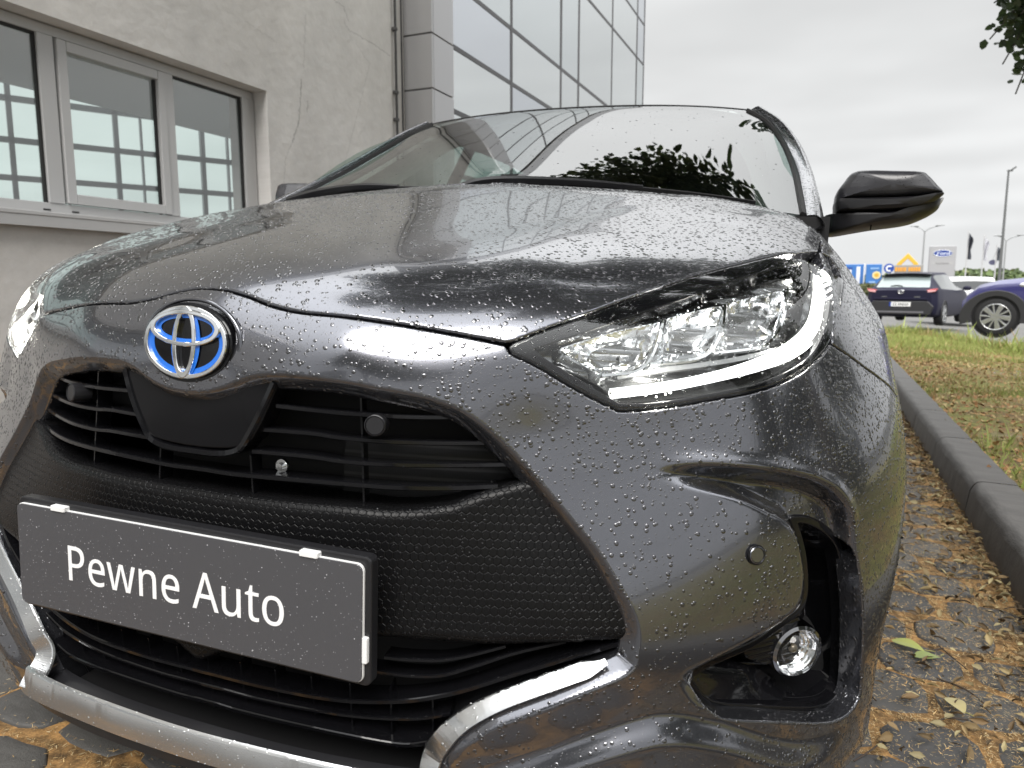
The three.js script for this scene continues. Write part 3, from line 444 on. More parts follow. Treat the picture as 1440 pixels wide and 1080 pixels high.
{ // purple blue crossover, front wheel towards us
  const d = 14.2, p = at(1404, 468, d), g = thing('parked_crossover', 'purple blue crossover with black wheel arch cut off by the right edge', 'car', p);
  const P = phys([.026, .024, .125], .35, .1, { clearcoat: 1, clearcoatRoughness: .03 });
  const r = .335; g.rotation.y = -dirTo(p) + Math.PI / 2 - .08; // local -z points left in the picture, local +x towards us
  // front axle at z = 0, nose at z = -.72
  carBody(g, [[3.1, .80, .3, .95, .6, 1.1], [2.9, .86, .25, .98, .66, 1.2], [2.4, .875, .24, .99, .6, 1.50], [1.9, .875, .24, .99, .6, 1.545], [1.3, .875, .24, .97, .58, 1.53], [.85, .875, .24, .98, .70, 1.13], [.0, .875, .30, .93, .70, 1.01], [-.30, .86, .32, .86, .66, .92], [-.48, .80, .34, .72, .60, .76], [-.56, .72, .36, .62, .5, .64]].reverse(), P, { rear: [4, 5], front: [7, 8], sides: [5, 7] });
  const arch = (x) => { const sh = new THREE.Shape(); const A = []; for (let k = 0; k <= 22; k++) { const t = lerp(-.28, Math.PI + .28, k / 22); A.push([Math.cos(t) * .375, Math.sin(t) * .375]); } const B = []; for (let k = 22; k >= 0; k--) { const t = lerp(-.22, Math.PI + .30, k / 22), q = k > 11 ? 1.18 : 1; B.push([Math.cos(t) * .50 * lerp(1, 1.16, k / 22), Math.sin(t) * .49]); } return ext([...A, ...B], .05, .012).rotateY(-Math.PI / 2).translate(x, r, 0); };
  part('wheel_housing', new THREE.CylinderGeometry(.385, .385, .02, 40).rotateZ(Math.PI / 2).translate(-.872, r, 0), CAVITY, g); part('wheel_arch', arch(-.85), CLADB, g); part('sill_cladding', rbox(.06, .2, 1.6, .02, -.875, .34, 1.25), CLADB, g);
  part('headlight', new THREE.SphereGeometry(.09, 16, 10).scale(.4, .45, .9).translate(-.84, .92, .40), mat([.7, .7, .72], .1, .4), g);
  for (const s of [1, -1]) { carWheel(g, s * .80, 0, r, 10, 1); carWheel(g, s * .80, 2.52, r, 10, 1); }
}
{ // white car behind, rear quarter
  const d = 25, p = at(1368, 452, d), g = thing('parked_white_car', 'white car parked behind the dark blue hatchback and the purple crossover', 'car', p);
  const P = phys([.72, .72, .72], .3, 0, { clearcoat: 1, clearcoatRoughness: .04 }); g.rotation.y = -(dirTo(p) - .30);
  carBody(g, [[.02, .74, .38, .95, .60, 1.0], [-.10, .86, .3, 1.0, .74, 1.06], [-.40, .89, .25, 1.02, .72, 1.37], [-.52, .895, .24, 1.02, .70, 1.50], [-1.75, .895, .24, 1.0, .64, 1.54], [-2.5, .895, .24, .98, .60, 1.50], [-3.3, .895, .24, 1.0, .66, 1.1], [-4.0, .86, .26, .92, .6, .95], [-4.25, .70, .3, .7, .5, .74]], P, { rear: [1, 2], front: [5, 6], sides: [2, 6], mat: mat([.02, .022, .024], .35) });
  for (const s of [1, -1]) { part('tail_light', ext([[s * .62, .92], [s * .84, .95], [s * .87, 1.06], [s * .72, 1.03]], .05, .01).translate(0, 0, -.05), phys([.4, .03, .03], .15, 0, { clearcoat: 1 }), g); carWheel(g, s * .80, -.8, .33, 5); carWheel(g, s * .80, -3.4, .33, 5); }
}
// ---------------------------------------------------------------- signs, flags, lamps, containers
const post = (name, label, cat, x, y0, y1, d, grp) => { const b = at(x, y1, d), t = at(x, y0, d); const g = thing(name, label, cat, b, grp); g.rotation.y = -dirTo(b); return [g, t.y - b.y]; };
{ // dealer's pylon
  const d = 46, b = at(1319.5, 440, d), t = at(1319.5, 346.5, d), H = t.y - b.y, w = 32.5 / FPX * d, g = thing('dealer_pylon', 'grey dealer pylon with a blue oval emblem above a line of lettering', 'sign', b); g.rotation.y = -dirTo(b) + .12;
  part('pylon_body', rbox(w, H, .4, .03, 0, H / 2, -.2), mat([.42, .42, .43], .4, .3), g);
  const tx = placard('f', 512, 256, (x, W_, H_) => { x.fillStyle = '#123a8f'; x.fillRect(0, 0, W_, H_); x.strokeStyle = '#e6ecf6'; x.lineWidth = 9; x.beginPath(); x.ellipse(256, 128, 236, 108, 0, 0, 7); x.stroke(); x.fillStyle = '#eef2fa'; x.font = 'italic bold 150px serif'; x.textAlign = 'center'; x.textBaseline = 'middle'; x.fillText('Ford', 256, 134); });
  const ov = new THREE.CircleGeometry(.5, 48); ov.scale(w * .72, w * .285, 1);
  part('oval_emblem', ov.translate(0, H - w * .31, .012), mat([.9, .9, .9], .35, 0, { map: tx }), g);
  part('oval_rim', new THREE.TorusGeometry(.5, .02, 6, 48).scale(w * .72, w * .285, .6).translate(0, H - w * .31, .008), SILVER, g);
  const tl = placard('l', 512, 64, (x, W_, H_) => { x.fillStyle = '#b2b2b3'; x.fillRect(0, 0, W_, H_); x.fillStyle = '#4c4a4b'; x.font = 'bold 62px sans-serif'; x.textAlign = 'center'; x.textBaseline = 'middle'; x.fillText('Ford Store', 256, 34); });
  part('lettering', new THREE.PlaneGeometry(w * .84, w * .105).translate(0, H - w * .735, .006), mat([.9, .9, .9], .5, 0, { map: tl }), g);
}
for (const [x, y, w1, w2, d, label] of [[1292, 326, 13, 18, 60, 'double armed street lamp left of the grey pylon'], [1406, 339, 10, 17, 62, 'double armed street lamp right of the tall mast']]) {
  const [g, H] = post('street_lamp', label, 'street lamp', x, y, 440, d, 'double armed street lamps'); const k = d / FPX;
  part('pole', new THREE.CylinderGeometry(.055, .09, H, 10).translate(0, H / 2, 0), mat([.36, .37, .37], .5, .5), g);
  for (const [s, w] of [[-1, w1], [1, w2]]) { part('arm', tube([V(0, H - .05, 0), V(s * w * k * .35, H + .22, 0), V(s * w * k, H + .40, 0)], .045, 10, 6), mat([.36, .37, .37], .5, .5), g); part('lamp_head', rbox(.62, .09, .26, .03, s * w * k, H + .42, 0), mat([.42, .43, .43], .4, .4), g); }
}
{ const d = 30, [g, H] = post('tall_mast', 'tall slim lamp mast with a small floodlight at its tip', 'street lamp', 1400, 246, 450, d);
  part('pole', new THREE.CylinderGeometry(.035, .07, H, 12).translate(0, H / 2, 0), mat([.17, .175, .175], .5, .5), g); part('floodlight', merge([rbox(.20, .07, .12, .015, .05, H + .05, 0), rbox(.20, .05, .14, .012, 0, 0, 0).rotateZ(.6).translate(.17, H + .13, 0)]), mat([.16, .165, .165], .5, .4), g); }
for (const [x, y0, y1, d, col, label] of [[1353, 326, 362, 52, [.045, .05, .065], 'dark grey flag drooping on the left flagpole'], [1375.5, 332, 364, 52, [.60, .60, .64], 'pale grey flag drooping on the middle flagpole'], [1394, 345, 364, 52, [.10, .11, .13], 'dark flag partly hidden behind the tall mast']]) {
  const [g, H] = post('flagpole', label, 'flag', x, y0, 440, d, 'flags beside the dealer pylon'); const k = d / FPX, fh = (y1 - y0) * k;
  part('pole', new THREE.CylinderGeometry(.04, .06, H, 10).translate(0, H / 2, 0), mat([.6, .6, .6], .4, .3), g);
  part('flag', surf(10, 20, (u, v) => { const w = k * 7.5 * (1 - .75 * Math.abs(v - .45) ** .7) ; return V(.05 + u * w * (.8 + .3 * Math.sin(v * 7 + 1)), H - .15 - v * fh - .35 * u * (1 - v) * fh * .5, .16 * Math.sin(u * 7 + v * 5)); }), mat(col, .8), g);
}
{ const p = at(1396, 369, 52), g = thing('round_banner', 'small dark round banner hanging between the flagpoles', 'sign', p); g.rotation.y = -dirTo(p); part('disc', new THREE.CylinderGeometry(.21, .21, .04, 30).rotateX(Math.PI / 2).scale(1.15, .85, 1), mat([.12, .12, .2], .6), g); part('line', tube([V(0, .17, 0), V(.1, .6, 0), V(.26, .95, 0)], .012, 6, 5), mat([.3, .3, .3], .6), g); }
// blue advertising containers, yellow frame, orange board
const BL = mat([.045, .17, .46], .5), YE = mat([.72, .43, .05], .5), WH = mat([.8, .8, .8], .5);
{ const d = 40, k = d / FPX, b = at(1222, 401, d), g = thing('blue_container', 'blue advertising container with a round yellow picture left of the hatchback', 'container', b); g.rotation.y = -dirTo(b);
  const h = 29 * k; part('container_body', rbox(20 * k, h, 1.2, .03, 5 * k, h / 2, -.6), BL, g); part('round_picture', merge([new THREE.CylinderGeometry(5.2 * k, 5.2 * k, .03, 36).rotateX(Math.PI / 2).translate(8.5 * k, h * .48, .016)]), mat([.78, .62, .30], .6), g); part('round_picture', new THREE.CylinderGeometry(3 * k, 3 * k, .03, 30).rotateX(Math.PI / 2).translate(8.7 * k, h * .48, .024), mat([.62, .36, .05], .6), g); part('lettering_band', rbox(11 * k, 2.2 * k, .02, .004, 6 * k, h * .80, .012), mat([.25, .42, .68], .6), g); part('lettering_band', rbox(8 * k, 2 * k, .02, .004, 3.5 * k, h * .15, .012), mat([.30, .46, .70], .6), g); }
{ const d = 42, k = d / FPX, b = at(1204, 402, d), g = thing('blue_kiosk', 'blue and white kiosk with white stripes beside the fender', 'kiosk', b); g.rotation.y = -dirTo(b); const h = 30 * k;
  part('kiosk_body', rbox(26 * k, h, 1.5, .03, -3 * k, h / 2, -.75), BL, g); part('white_panel', rbox(10 * k, h * .62, .03, .005, -12 * k, h * .44, .018), WH, g); part('white_panel', rbox(5 * k, h * .86, .03, .005, 1.6 * k, h * .46, .018), mat([.72, .74, .80], .5), g); part('white_post', rbox(1.4 * k, h * 1.02, .06, .005, 9 * k, h * .51, .04), WH, g); part('yellow_picture', new THREE.CylinderGeometry(3.4 * k, 3.4 * k, .03, 24).rotateX(Math.PI / 2).translate(-13 * k, h * .17, .04), YE, g); part('dark_band', rbox(12 * k, 2.2 * k, .03, .004, -12 * k, h * .83, .018), mat([.03, .07, .30], .5), g); }
{ const d = 44, k = d / FPX, b = at(1248.5, 400, d), g = thing('round_blue_sign', 'round blue sign with a white curl beside the orange board', 'sign', b); g.rotation.y = -dirTo(b); part('post', new THREE.CylinderGeometry(.05, .05, 22 * k, 8).translate(0, 11 * k, -.06), WH, g); part('disc', new THREE.CylinderGeometry(6.5 * k, 6.5 * k, .08, 36).rotateX(Math.PI / 2).translate(0, 22.5 * k, 0), mat([.02, .07, .36], .4), g); part('white_curl', new THREE.TorusGeometry(3.4 * k, 1.2 * k, 8, 30, Math.PI * 1.45).rotateZ(.75).scale(1, 1, .15).translate(.5 * k, 22 * k, .05), WH, g); }
{ const d = 43, k = d / FPX, b = at(1276, 402, d), g = thing('orange_board', 'grey board with blurred orange lettering below the yellow frame', 'sign', b); g.rotation.y = -dirTo(b); part('board', rbox(36 * k, 11 * k, .2, .02, 0, 23.5 * k, -.1), mat([.30, .29, .27], .6), g); const L = []; let x = -17 * k; for (const w of [3.2, 2.2, 2.6, 1.6, 2.8, 0, 2.4, 2.8, 2.2, 2.6, 3]) { if (w) L.push(rbox(w * k * .86, 5.6 * k, .03, .005, x + w * k / 2, 23 * k, .016)); x += (w || 1.8) * k * 1.18; } part('orange_lettering', merge(L), mat([.80, .36, .04], .5), g); for (const s of [-1, 1]) part('leg', rbox(.12, 18 * k, .12, .01, s * 14 * k, 9 * k, -.1), mat([.3, .3, .3], .6), g); }
{ const d = 43.5, k = d / FPX, b = at(1276, 373, d), g = thing('yellow_gable_frame', 'yellow house shaped frame standing on top of the orange board', 'sign', b); g.rotation.y = -dirTo(b); const T = 16.5 * k, hw = 13.2 * k, th = .13; const sh = flat([[-hw, 0], [-hw, 2.2 * k], [0, T], [hw, 2.2 * k], [hw, 0], [hw - th * 2, 0], [hw - th * 2, 1.6 * k], [0, T - th * 2.4], [-hw + th * 2, 1.6 * k], [-hw + th * 2, 0]]); part('frame', new THREE.ExtrudeGeometry(sh, { depth: .25, bevelEnabled: true, bevelThickness: .02, bevelSize: .02, bevelOffset: -.02, bevelSegments: 1 }), YE, g); }
{ const d = 33, b = at(1425, 397, d), g = thing('blue_price_sign', 'small blue sign standing behind the purple crossover', 'sign', b); g.rotation.y = -dirTo(b); const k = d / FPX; part('board', rbox(12 * k, 5 * k, .06, .01, 0, 1.5 * k, 0), mat([.10, .16, .60], .5), g); part('post', new THREE.CylinderGeometry(.03, .03, 40 * k, 8).translate(0, -20 * k, -.03), WH, g); }
{ // far tree line and low scrub
  const ms = [], cs = [];
  for (let i = 0; i < 26000; i++) { const x = rr(1180, 1560), d = rr(120, 170), topY = 394 - (x > 1340 ? 11 + 5 * noise.noise(x * .045, 1, 1) + 4 * noise.noise(x * .15, 2, 3) : 4), y = lerp(topY, 412, Math.pow(rnd(), .8)), p = at(x, y, d); ms.push(M4(p, new THREE.Euler(rr(0, 6), rr(0, 6), 0), rr(.5, 1.1))); const c = leafPal[Math.floor(rr(0, 5))]; cs.push(new THREE.Color().setRGB(c[0] * 1.5 + .02, c[1] * 1.4 + .02, c[2] * 1.5 + .015)); }  // leaf colours lifted paler to stand in for distance haze
  const t = instances('tree_line', leafG, mat([1, 1, 1], .8), ms, scene, 'stuff', cs); t.userData.label = 'far tree line with haze put into its leaf colours'; 
  const hedge = []; for (let i = 0; i < 4000; i++) { const x = rr(1190, 1235), y = rr(400, 412), p = at(x, y, 36 + rr(-.6, .6)); hedge.push(M4(p, new THREE.Euler(rr(0, 6), rr(0, 6), 0), rr(.05, .12))); } const h = instances('hedge_scrub', leafG, mat([.11, .12, .05], .8), hedge, scene, 'stuff');
}
// houses across the street behind the photographer (mirrored in the bumper)
{ const b = thing('low_office', 'pale low office building across the yard behind the photographer', 'building', V(-7, 0, 24)); part('wall', box(14, 5, 6, 0, 2.3, 0), mat([.5, .5, .49], .8), b); for (let k = 0; k < 5; k++) part('window', rbox(1.8, 1.3, .06, .01, -5.4 + k * 2.7, 2.6, -3.02), DGLASS, b); part('roof', box(14.6, .3, 6.6, 0, 4.97, 0), CLAD, b); }
// ---------------------------------------------------------------- the car: one smooth skin r(azimuth, elevation) round a point inside the cabin floor
const O = V(0, 0.29, -1.5);
const CTRL = [
  // centre line, lip to cowl (x, y, z)
  [0, .21, -.085], [0, .25, -.045], [0, .30, -.024], [0, .38, -.016], [0, .47, -.022], [0, .56, -.020], [0, .64, -.024], [0, .71, -.028], [0, .78, -.03], [0, .83, -.047],
  [0, .865, -.098], [0, .905, -.21], [0, .952, -.37], [0, 1.003, -.55], [0, 1.051, -.73], [0, 1.088, -.92], [0, 1.108, -1.08],
  [.2, .21, -.085], [.4, .205, -.118], [.55, .2, -.185], [.68, .2, -.275], [.78, .2, -.375], [.833, .2, -.48],
  [.2, .30, -.034], [.34, .30, -.062], [.5, .3, -.13], [.62, .3, -.21], [.73, .3, -.315], [.81, .3, -.42], [.846, .3, -.5], [.865, .3, -.62], [.87, .3, -.85],
  [.2, .45, -.034], [.34, .45, -.066], [.5, .45, -.118], [.62, .45, -.195], [.73, .45, -.295], [.815, .45, -.415], [.86, .45, -.52], [.874, .45, -.64], [.875, .45, -.9],
  [.2, .58, -.038], [.4, .6, -.113], [.55, .58, -.178], [.67, .58, -.25], [.77, .58, -.36], [.84, .58, -.48], [.87, .6, -.6], [.876, .6, -.75], [.875, .6, -1.0],
  [.2, .70, -.049], [.4, .69, -.137], [.55, .69, -.217], [.67, .69, -.282], [.755, .69, -.385], [.815, .70, -.5], [.852, .7, -.62], [.866, .7, -.8], [.868, .7, -1.1],
  [.2, .785, -.053], [.375, .79, -.131], [.5, .79, -.20], [.61, .79, -.27], [.69, .79, -.345], [.74, .79, -.43], [.785, .8, -.55], [.822, .81, -.7], [.845, .815, -.82], [.855, .8, -1.1],
  [.2, .825, -.085], [.36, .83, -.155], [.5, .845, -.24], [.62, .862, -.34], [.70, .872, -.45], [.733, .885, -.56], [.775, .885, -.78], [.80, .885, -1.05],
  [.2, .865, -.14], [.2, .90, -.235], [.2, .952, -.405], [.2, 1.003, -.585], [.2, 1.052, -.77], [.2, 1.087, -.96],
  [.4, .862, -.205], [.4, .90, -.31], [.4, .952, -.48], [.4, .999, -.65], [.4, 1.05, -.84], [.4, 1.077, -1.0],
  [.58, .885, -.37], [.58, .925, -.48], [.58, .968, -.62], [.58, 1.015, -.8], [.58, 1.05, -1.0],
  [.69, .915, -.52], [.695, .95, -.65], [.70, .988, -.8], [.71, 1.018, -1.05],
];
const toAE = (p) => { const x = p.x - O.x, y = p.y - O.y, z = p.z - O.z; return [Math.atan2(x, z), Math.atan2(y, Math.hypot(x, z))]; };
const fromAE = (a, e, r) => V(O.x + r * Math.cos(e) * Math.sin(a), O.y + r * Math.sin(e), O.z + r * Math.cos(e) * Math.cos(a));
const TPS = (() => {
  const pts = [];
  for (const [x, y, z] of CTRL) for (const s of x > 0 ? [1, -1] : [1]) { const p = V(s * x, y - 0.03, z), [a, e] = toAE(p); pts.push([a, e, p.distanceTo(O)]); }
  const n = pts.length, N = n + 3, A = [];
  const phi = (q) => q < 1e-14 ? 0 : q * Math.log(q);
  for (let i = 0; i < n; i++) { const row = new Float64Array(N + 1); for (let j = 0; j < n; j++) row[j] = phi((pts[i][0] - pts[j][0]) ** 2 + (pts[i][1] - pts[j][1]) ** 2); row[i] += 0.004; row[n] = 1; row[n + 1] = pts[i][0]; row[n + 2] = pts[i][1]; row[N] = pts[i][2]; A.push(row); }
  for (let k = 0; k < 3; k++) { const row = new Float64Array(N + 1); for (let j = 0; j < n; j++) row[j] = k ? pts[j][k - 1] : 1; A.push(row); }
  for (let c = 0; c < N; c++) {
    let b = c; for (let r = c + 1; r < N; r++) if (Math.abs(A[r][c]) > Math.abs(A[b][c])) b = r;
    [A[c], A[b]] = [A[b], A[c]];
    for (let r = c + 1; r < N; r++) { const f = A[r][c] / A[c][c]; if (f) for (let k = c; k <= N; k++) A[r][k] -= f * A[c][k]; }
  }
  const w = new Float64Array(N);
  for (let r = N - 1; r >= 0; r--) { let s = A[r][N]; for (let k = r + 1; k < N; k++) s -= A[r][k] * w[k]; w[r] = s / A[r][r]; }
  const P = Float64Array.from(pts.flatMap((p) => [p[0], p[1]]));
  return (a, e) => { let s = w[n] + w[n + 1] * a + w[n + 2] * e; for (let j = 0; j < n; j++) { const q = (a - P[2 * j]) ** 2 + (e - P[2 * j + 1]) ** 2; if (q > 1e-14) s += w[j] * q * Math.log(q); } return s; };
})();
// table of r for fast lookup (bicubic would be finer; the table is dense and read with a smooth kernel)
const TB = (() => {
  const a0 = -1.25, a1 = 1.25, e0 = -0.32, e1 = 1.45, na = 360, ne = 260, t = new Float64Array((na + 1) * (ne + 1));
  for (let j = 0; j <= ne; j++) for (let i = 0; i <= na / 2; i++) { const v = TPS(lerp(a0, a1, i / na), lerp(e0, e1, j / ne)); t[j * (na + 1) + i] = v; t[j * (na + 1) + na - i] = v; }
  const cub = (p, q, r, s, x) => q + 0.5 * x * (r - p + x * (2 * p - 5 * q + 4 * r - s + x * (3 * (q - r) + s - p)));
  return (a, e) => {
    const x = clamp((a - a0) / (a1 - a0) * na, 1, na - 2.001), y = clamp((e - e0) / (e1 - e0) * ne, 1, ne - 2.001), i = Math.floor(x), j = Math.floor(y), u = x - i, v = y - j, W = na + 1;
    const row = (k) => cub(t[k * W + i - 1], t[k * W + i], t[k * W + i + 1], t[k * W + i + 2], u);
    return cub(row(j - 1), row(j), row(j + 1), row(j + 2), v);
  };
})();
const skinAt = (a, e) => fromAE(a, e, TB(a, e));
const skinN = (a, e) => { const h = 0.002, p = skinAt(a + h, e).sub(skinAt(a - h, e)), q = skinAt(a, e + h).sub(skinAt(a, e - h)); return p.cross(q).normalize(); };
// photo pixel -> point on the skin (or on the skin sunk by `inset`)
function onSkin(x, y, inset = 0) {
  const d = rayC(x, y), g = (t) => { const p = EYE.clone().addScaledVector(d, t), [a, e] = toAE(p); return p.distanceTo(O) - TB(a, e) + inset; };
  let t0 = 0.3, hit = null, best = null, bg = 1e9;
  for (let t = 0.32; t < 2.6; t += 0.012) { const v = g(t); if (v < 0) { hit = t; break; } if (v < bg) { bg = v; best = t; } t0 = t; }
  let t;
  if (hit === null) t = best; else { let lo = t0, hi = hit; for (let k = 0; k < 26; k++) { const m = (lo + hi) / 2; g(m) < 0 ? hi = m : lo = m; } t = hi; }
  const p = EYE.clone().addScaledVector(d, t), [a, e] = toAE(p);
  return { p, a, e, miss: hit === null };
}
const on3 = (x, y, z) => { const [a, e] = toAE(V(x, y, z)); return { a, e, p: skinAt(a, e) }; };
const px = (...list) => { const o = []; for (let i = 0; i < list.length; i += 2) o.push(onSkin(list[i], list[i + 1])); return o; };
// smooth a corner list into a denser outline (centripetal), corners kept where `sharp` lists their index
function outline(pts, sharp = [], closed = true, per = 6) {
  const n = pts.length, out = [], S = new Set(sharp);
  for (let i = 0; i < (closed ? n : n - 1); i++) {
    const b = pts[i], c = pts[(i + 1) % n], a = S.has(i) ? b : pts[closed ? (i + n - 1) % n : Math.max(0, i - 1)], d = S.has((i + 1) % n) ? c : pts[closed ? (i + 2) % n : Math.min(n - 1, i + 2)];
    for (let k = 0; k < per; k++) {
      const t = k / per, f = (p, q, r, s) => q + 0.5 * t * (r - p + t * (2 * p - 5 * q + 4 * r - s + t * (3 * (q - r) + s - p)));
      const A = f(a.a, b.a, c.a, d.a), E = f(a.e, b.e, c.e, d.e); out.push({ a: A, e: E, p: skinAt(A, E) });
    }
  }
  if (!closed) out.push(pts[n - 1]);
  return out;
}
// signed distance in metres to an outline on the skin, inside positive
function region(poly) {
  const n = poly.length; let lo = [9, 9], hi = [-9, -9];
  for (const q of poly) { lo = [Math.min(lo[0], q.a), Math.min(lo[1], q.e)]; hi = [Math.max(hi[0], q.a), Math.max(hi[1], q.e)]; }
  const f = (a, e, p) => {
    if (a < lo[0] - 0.06 || a > hi[0] + 0.06 || e < lo[1] - 0.06 || e > hi[1] + 0.06) return -0.06;
    let best = 1e9, inside = false;
    for (let i = 0, j = n - 1; i < n; j = i++) {
      const A = poly[j], B = poly[i];
      if ((A.e > e) !== (B.e > e) && a < (B.a - A.a) * (e - A.e) / (B.e - A.e) + A.a) inside = !inside;
      const bx = B.p.x - A.p.x, by = B.p.y - A.p.y, bz = B.p.z - A.p.z, qx = p.x - A.p.x, qy = p.y - A.p.y, qz = p.z - A.p.z;
      const t = clamp((bx * qx + by * qy + bz * qz) / (bx * bx + by * by + bz * bz + 1e-12), 0, 1);
      const d = (qx - bx * t) ** 2 + (qy - by * t) ** 2 + (qz - bz * t) ** 2; if (d < best) best = d;
    }
    return (inside ? 1 : -1) * Math.sqrt(best);
  };
  f.lo = lo; f.hi = hi; return f;
}
// cut a panel out of the skin: field(a, e, p) > 0 is kept; `sink(a, e, p)` pushes the skin in; edges are rolled and turned inwards
function panel({ a0, a1, e0, e1, step = 0.0035, field, sink = null, edge = [], thick = 0, mirror = true, inset = 0, uvm = 1 }) {
  const na = Math.max(4, Math.round((a1 - a0) / step)), ne = Math.max(4, Math.round((e1 - e0) / step)), W = na + 1;
  const P = [], F = new Float64Array(W * (ne + 1));
  for (let j = 0; j <= ne; j++) for (let i = 0; i <= na; i++) {
    const a = lerp(a0, a1, i / na), e = lerp(e0, e1, j / ne), ma = mirror ? Math.abs(a) : a, q = fromAE(ma, e, TB(ma, e));
    F[j * W + i] = field(ma, e, q);
    let r = TB(ma, e) - inset; if (sink && F[j * W + i] > -0.02) r -= sink(ma, e, q);
    P.push(fromAE(a, e, r));
  }
  const pos = [], uv = [], idx = [], vid = new Int32Array(W * (ne + 1)).fill(-1), cuts = new Map(), segs = [];
  const AE = [];
  const push = (p, a, e) => { pos.push(p.x, p.y, p.z); uv.push(a * 1.45 * uvm, e * 1.45 * uvm); AE.push([a, e]); return pos.length / 3 - 1; };
  const vert = (k) => vid[k] < 0 ? vid[k] = push(P[k], lerp(a0, a1, (k % W) / na), lerp(e0, e1, Math.floor(k / W) / ne)) : vid[k];
  const cut = (k, l) => {
    const key = k < l ? k * 1e7 + l : l * 1e7 + k; if (cuts.has(key)) return cuts.get(key);
    const t = F[k] / (F[k] - F[l]), a = lerp(lerp(a0, a1, (k % W) / na), lerp(a0, a1, (l % W) / na), t), e = lerp(lerp(e0, e1, Math.floor(k / W) / ne), lerp(e0, e1, Math.floor(l / W) / ne), t);
    const id = push(P[k].clone().lerp(P[l], t), a, e); cuts.set(key, id); return id;
  };
  const tri = (k, l, m) => {
    const s = (F[k] > 0) + (F[l] > 0) + (F[m] > 0); if (!s) return;
    if (s === 3) { idx.push(vert(k), vert(l), vert(m)); return; }
    while (!((s === 1 && F[k] > 0) || (s === 2 && F[m] <= 0))) [k, l, m] = [l, m, k];
    if (s === 1) { const x = cut(k, l), y = cut(k, m); idx.push(vert(k), x, y); segs.push([x, y]); }
    else { const x = cut(l, m), y = cut(k, m); idx.push(vert(k), vert(l), x, vert(k), x, y); segs.push([x, y]); }
  };
  for (let j = 0; j < ne; j++) for (let i = 0; i < na; i++) { const a = j * W + i, b = a + 1, c = a + W, d = c + 1; tri(a, b, d); tri(a, d, c); }
  if (edge.length) {
    const nrm = geoOf(pos, idx).attributes.normal, dirs = new Map();
    for (const [x, y] of segs) {
      const p = V(pos[3 * x], pos[3 * x + 1], pos[3 * x + 2]), q = V(pos[3 * y], pos[3 * y + 1], pos[3 * y + 2]), t = q.clone().sub(p);
      for (const k of [x, y]) { const N = V(nrm.getX(k), nrm.getY(k), nrm.getZ(k)), o = t.clone().cross(N); if (!dirs.has(k)) dirs.set(k, V(0, 0, 0)); dirs.get(k).add(o); }
    }
    // smooth the outward directions along the rim
    const nb = new Map(); for (const [x, y] of segs) for (const [p, q] of [[x, y], [y, x]]) { if (!nb.has(p)) nb.set(p, []); nb.get(p).push(q); }
    for (const d of dirs.values()) d.normalize();
    const NN = new Map(); for (const k of dirs.keys()) NN.set(k, V(nrm.getX(k), nrm.getY(k), nrm.getZ(k)));
    for (let pass = 0; pass < 16; pass++) { const nn = new Map(); for (const [k, d] of NN) { const s = d.clone(); for (const q of nb.get(k)) s.add(NN.get(q)); nn.set(k, s.normalize()); } for (const [k, d] of nn) NN.set(k, d); const nx = new Map(); for (const [k, d] of dirs) { const s = d.clone().multiplyScalar(1.2); for (const q of nb.get(k)) s.add(dirs.get(q)); nx.set(k, s.normalize()); } for (const [k, d] of nx) dirs.set(k, d); }
    const ring = new Map();
    const list = typeof edge === 'function' ? null : edge;
    for (const [k, o] of dirs) {
      const N = NN.get(k), [a, e] = AE[k], L = list ?? edge(Math.abs(a), e), ids = [];
      for (const [out, down] of L) ids.push(push(V(pos[3 * k] + o.x * out - N.x * down, pos[3 * k + 1] + o.y * out - N.y * down, pos[3 * k + 2] + o.z * out - N.z * down), a + o.x * (out + down) / 1.45, e + o.y * (out + down) / 1.45));
      ring.set(k, ids);
    }
    for (const [x, y] of segs) { let A = x, B = y; const ra = ring.get(x), rb = ring.get(y); for (let k = 0; k < ra.length; k++) { idx.push(A, ra[k], rb[k], A, rb[k], B); A = ra[k]; B = rb[k]; } }
  }
  const g = geoOf(pos, idx, uv); g.userData.nSkin = 0; return g;
}
const roll = (r, depth, o = 0) => { const l = []; for (let k = 1; k <= 4; k++) { const t = k / 4 * Math.PI / 2; l.push([o + r * Math.sin(t), r * (1 - Math.cos(t))]); } l.push([o + r, r + depth]); return l; };
const car = onSlope(new THREE.Group()); car.name = 'dark_hatchback'; scene.add(car);
tag(car, 'wet dark grey hatchback with lit headlights filling the picture beside the rendered wall', 'car');

// ---------------------------------------------------------------- traced lines of the front
const pxs = (inset, ...l) => { const o = []; for (let i = 0; i < l.length; i += 2) { const q = onSkin(l[i], l[i + 1], inset); q.p = skinAt(q.a, q.e); o.push(q); } return o; };
const mir = (q) => ({ a: -q.a, e: q.e, p: V(-q.p.x, q.p.y, q.p.z) });
const SHUT = px(320, 408, 350, 417, 383, 430, 423, 439, 480, 444.5, 563, 456, 647, 471, 712, 484);
const LAMP_LOW = px(719, 497, 755, 514, 807, 545, 859, 572, 876, 577, 928, 574, 998, 562, 1067, 548.5, 1119, 528, 1154, 500, 1170, 476);
const FENDER_LINE = px(1170, 484, 1218, 518, 1253, 545.5, 1276, 570);
const LAMP_TOP = px(1181, 430, 1181, 378, 1168, 361, 1152, 354, 1119, 355.5, 1067, 364.5, 998, 382, 928, 404.5, 841, 437, 772, 462, 722, 482);
const HOOD_SIDE = px(1152, 351, 1153.5, 320, 1149, 306);
const ARCH = []; for (let k = 0; k <= 10; k++) { const t = lerp(-0.35, 1.45, k / 10); ARCH.push(on3(lerp(.85, .874, smooth(-.2, .6, t)), 0.30 + 0.345 * Math.sin(t), -0.80 + 0.345 * Math.cos(t))); }
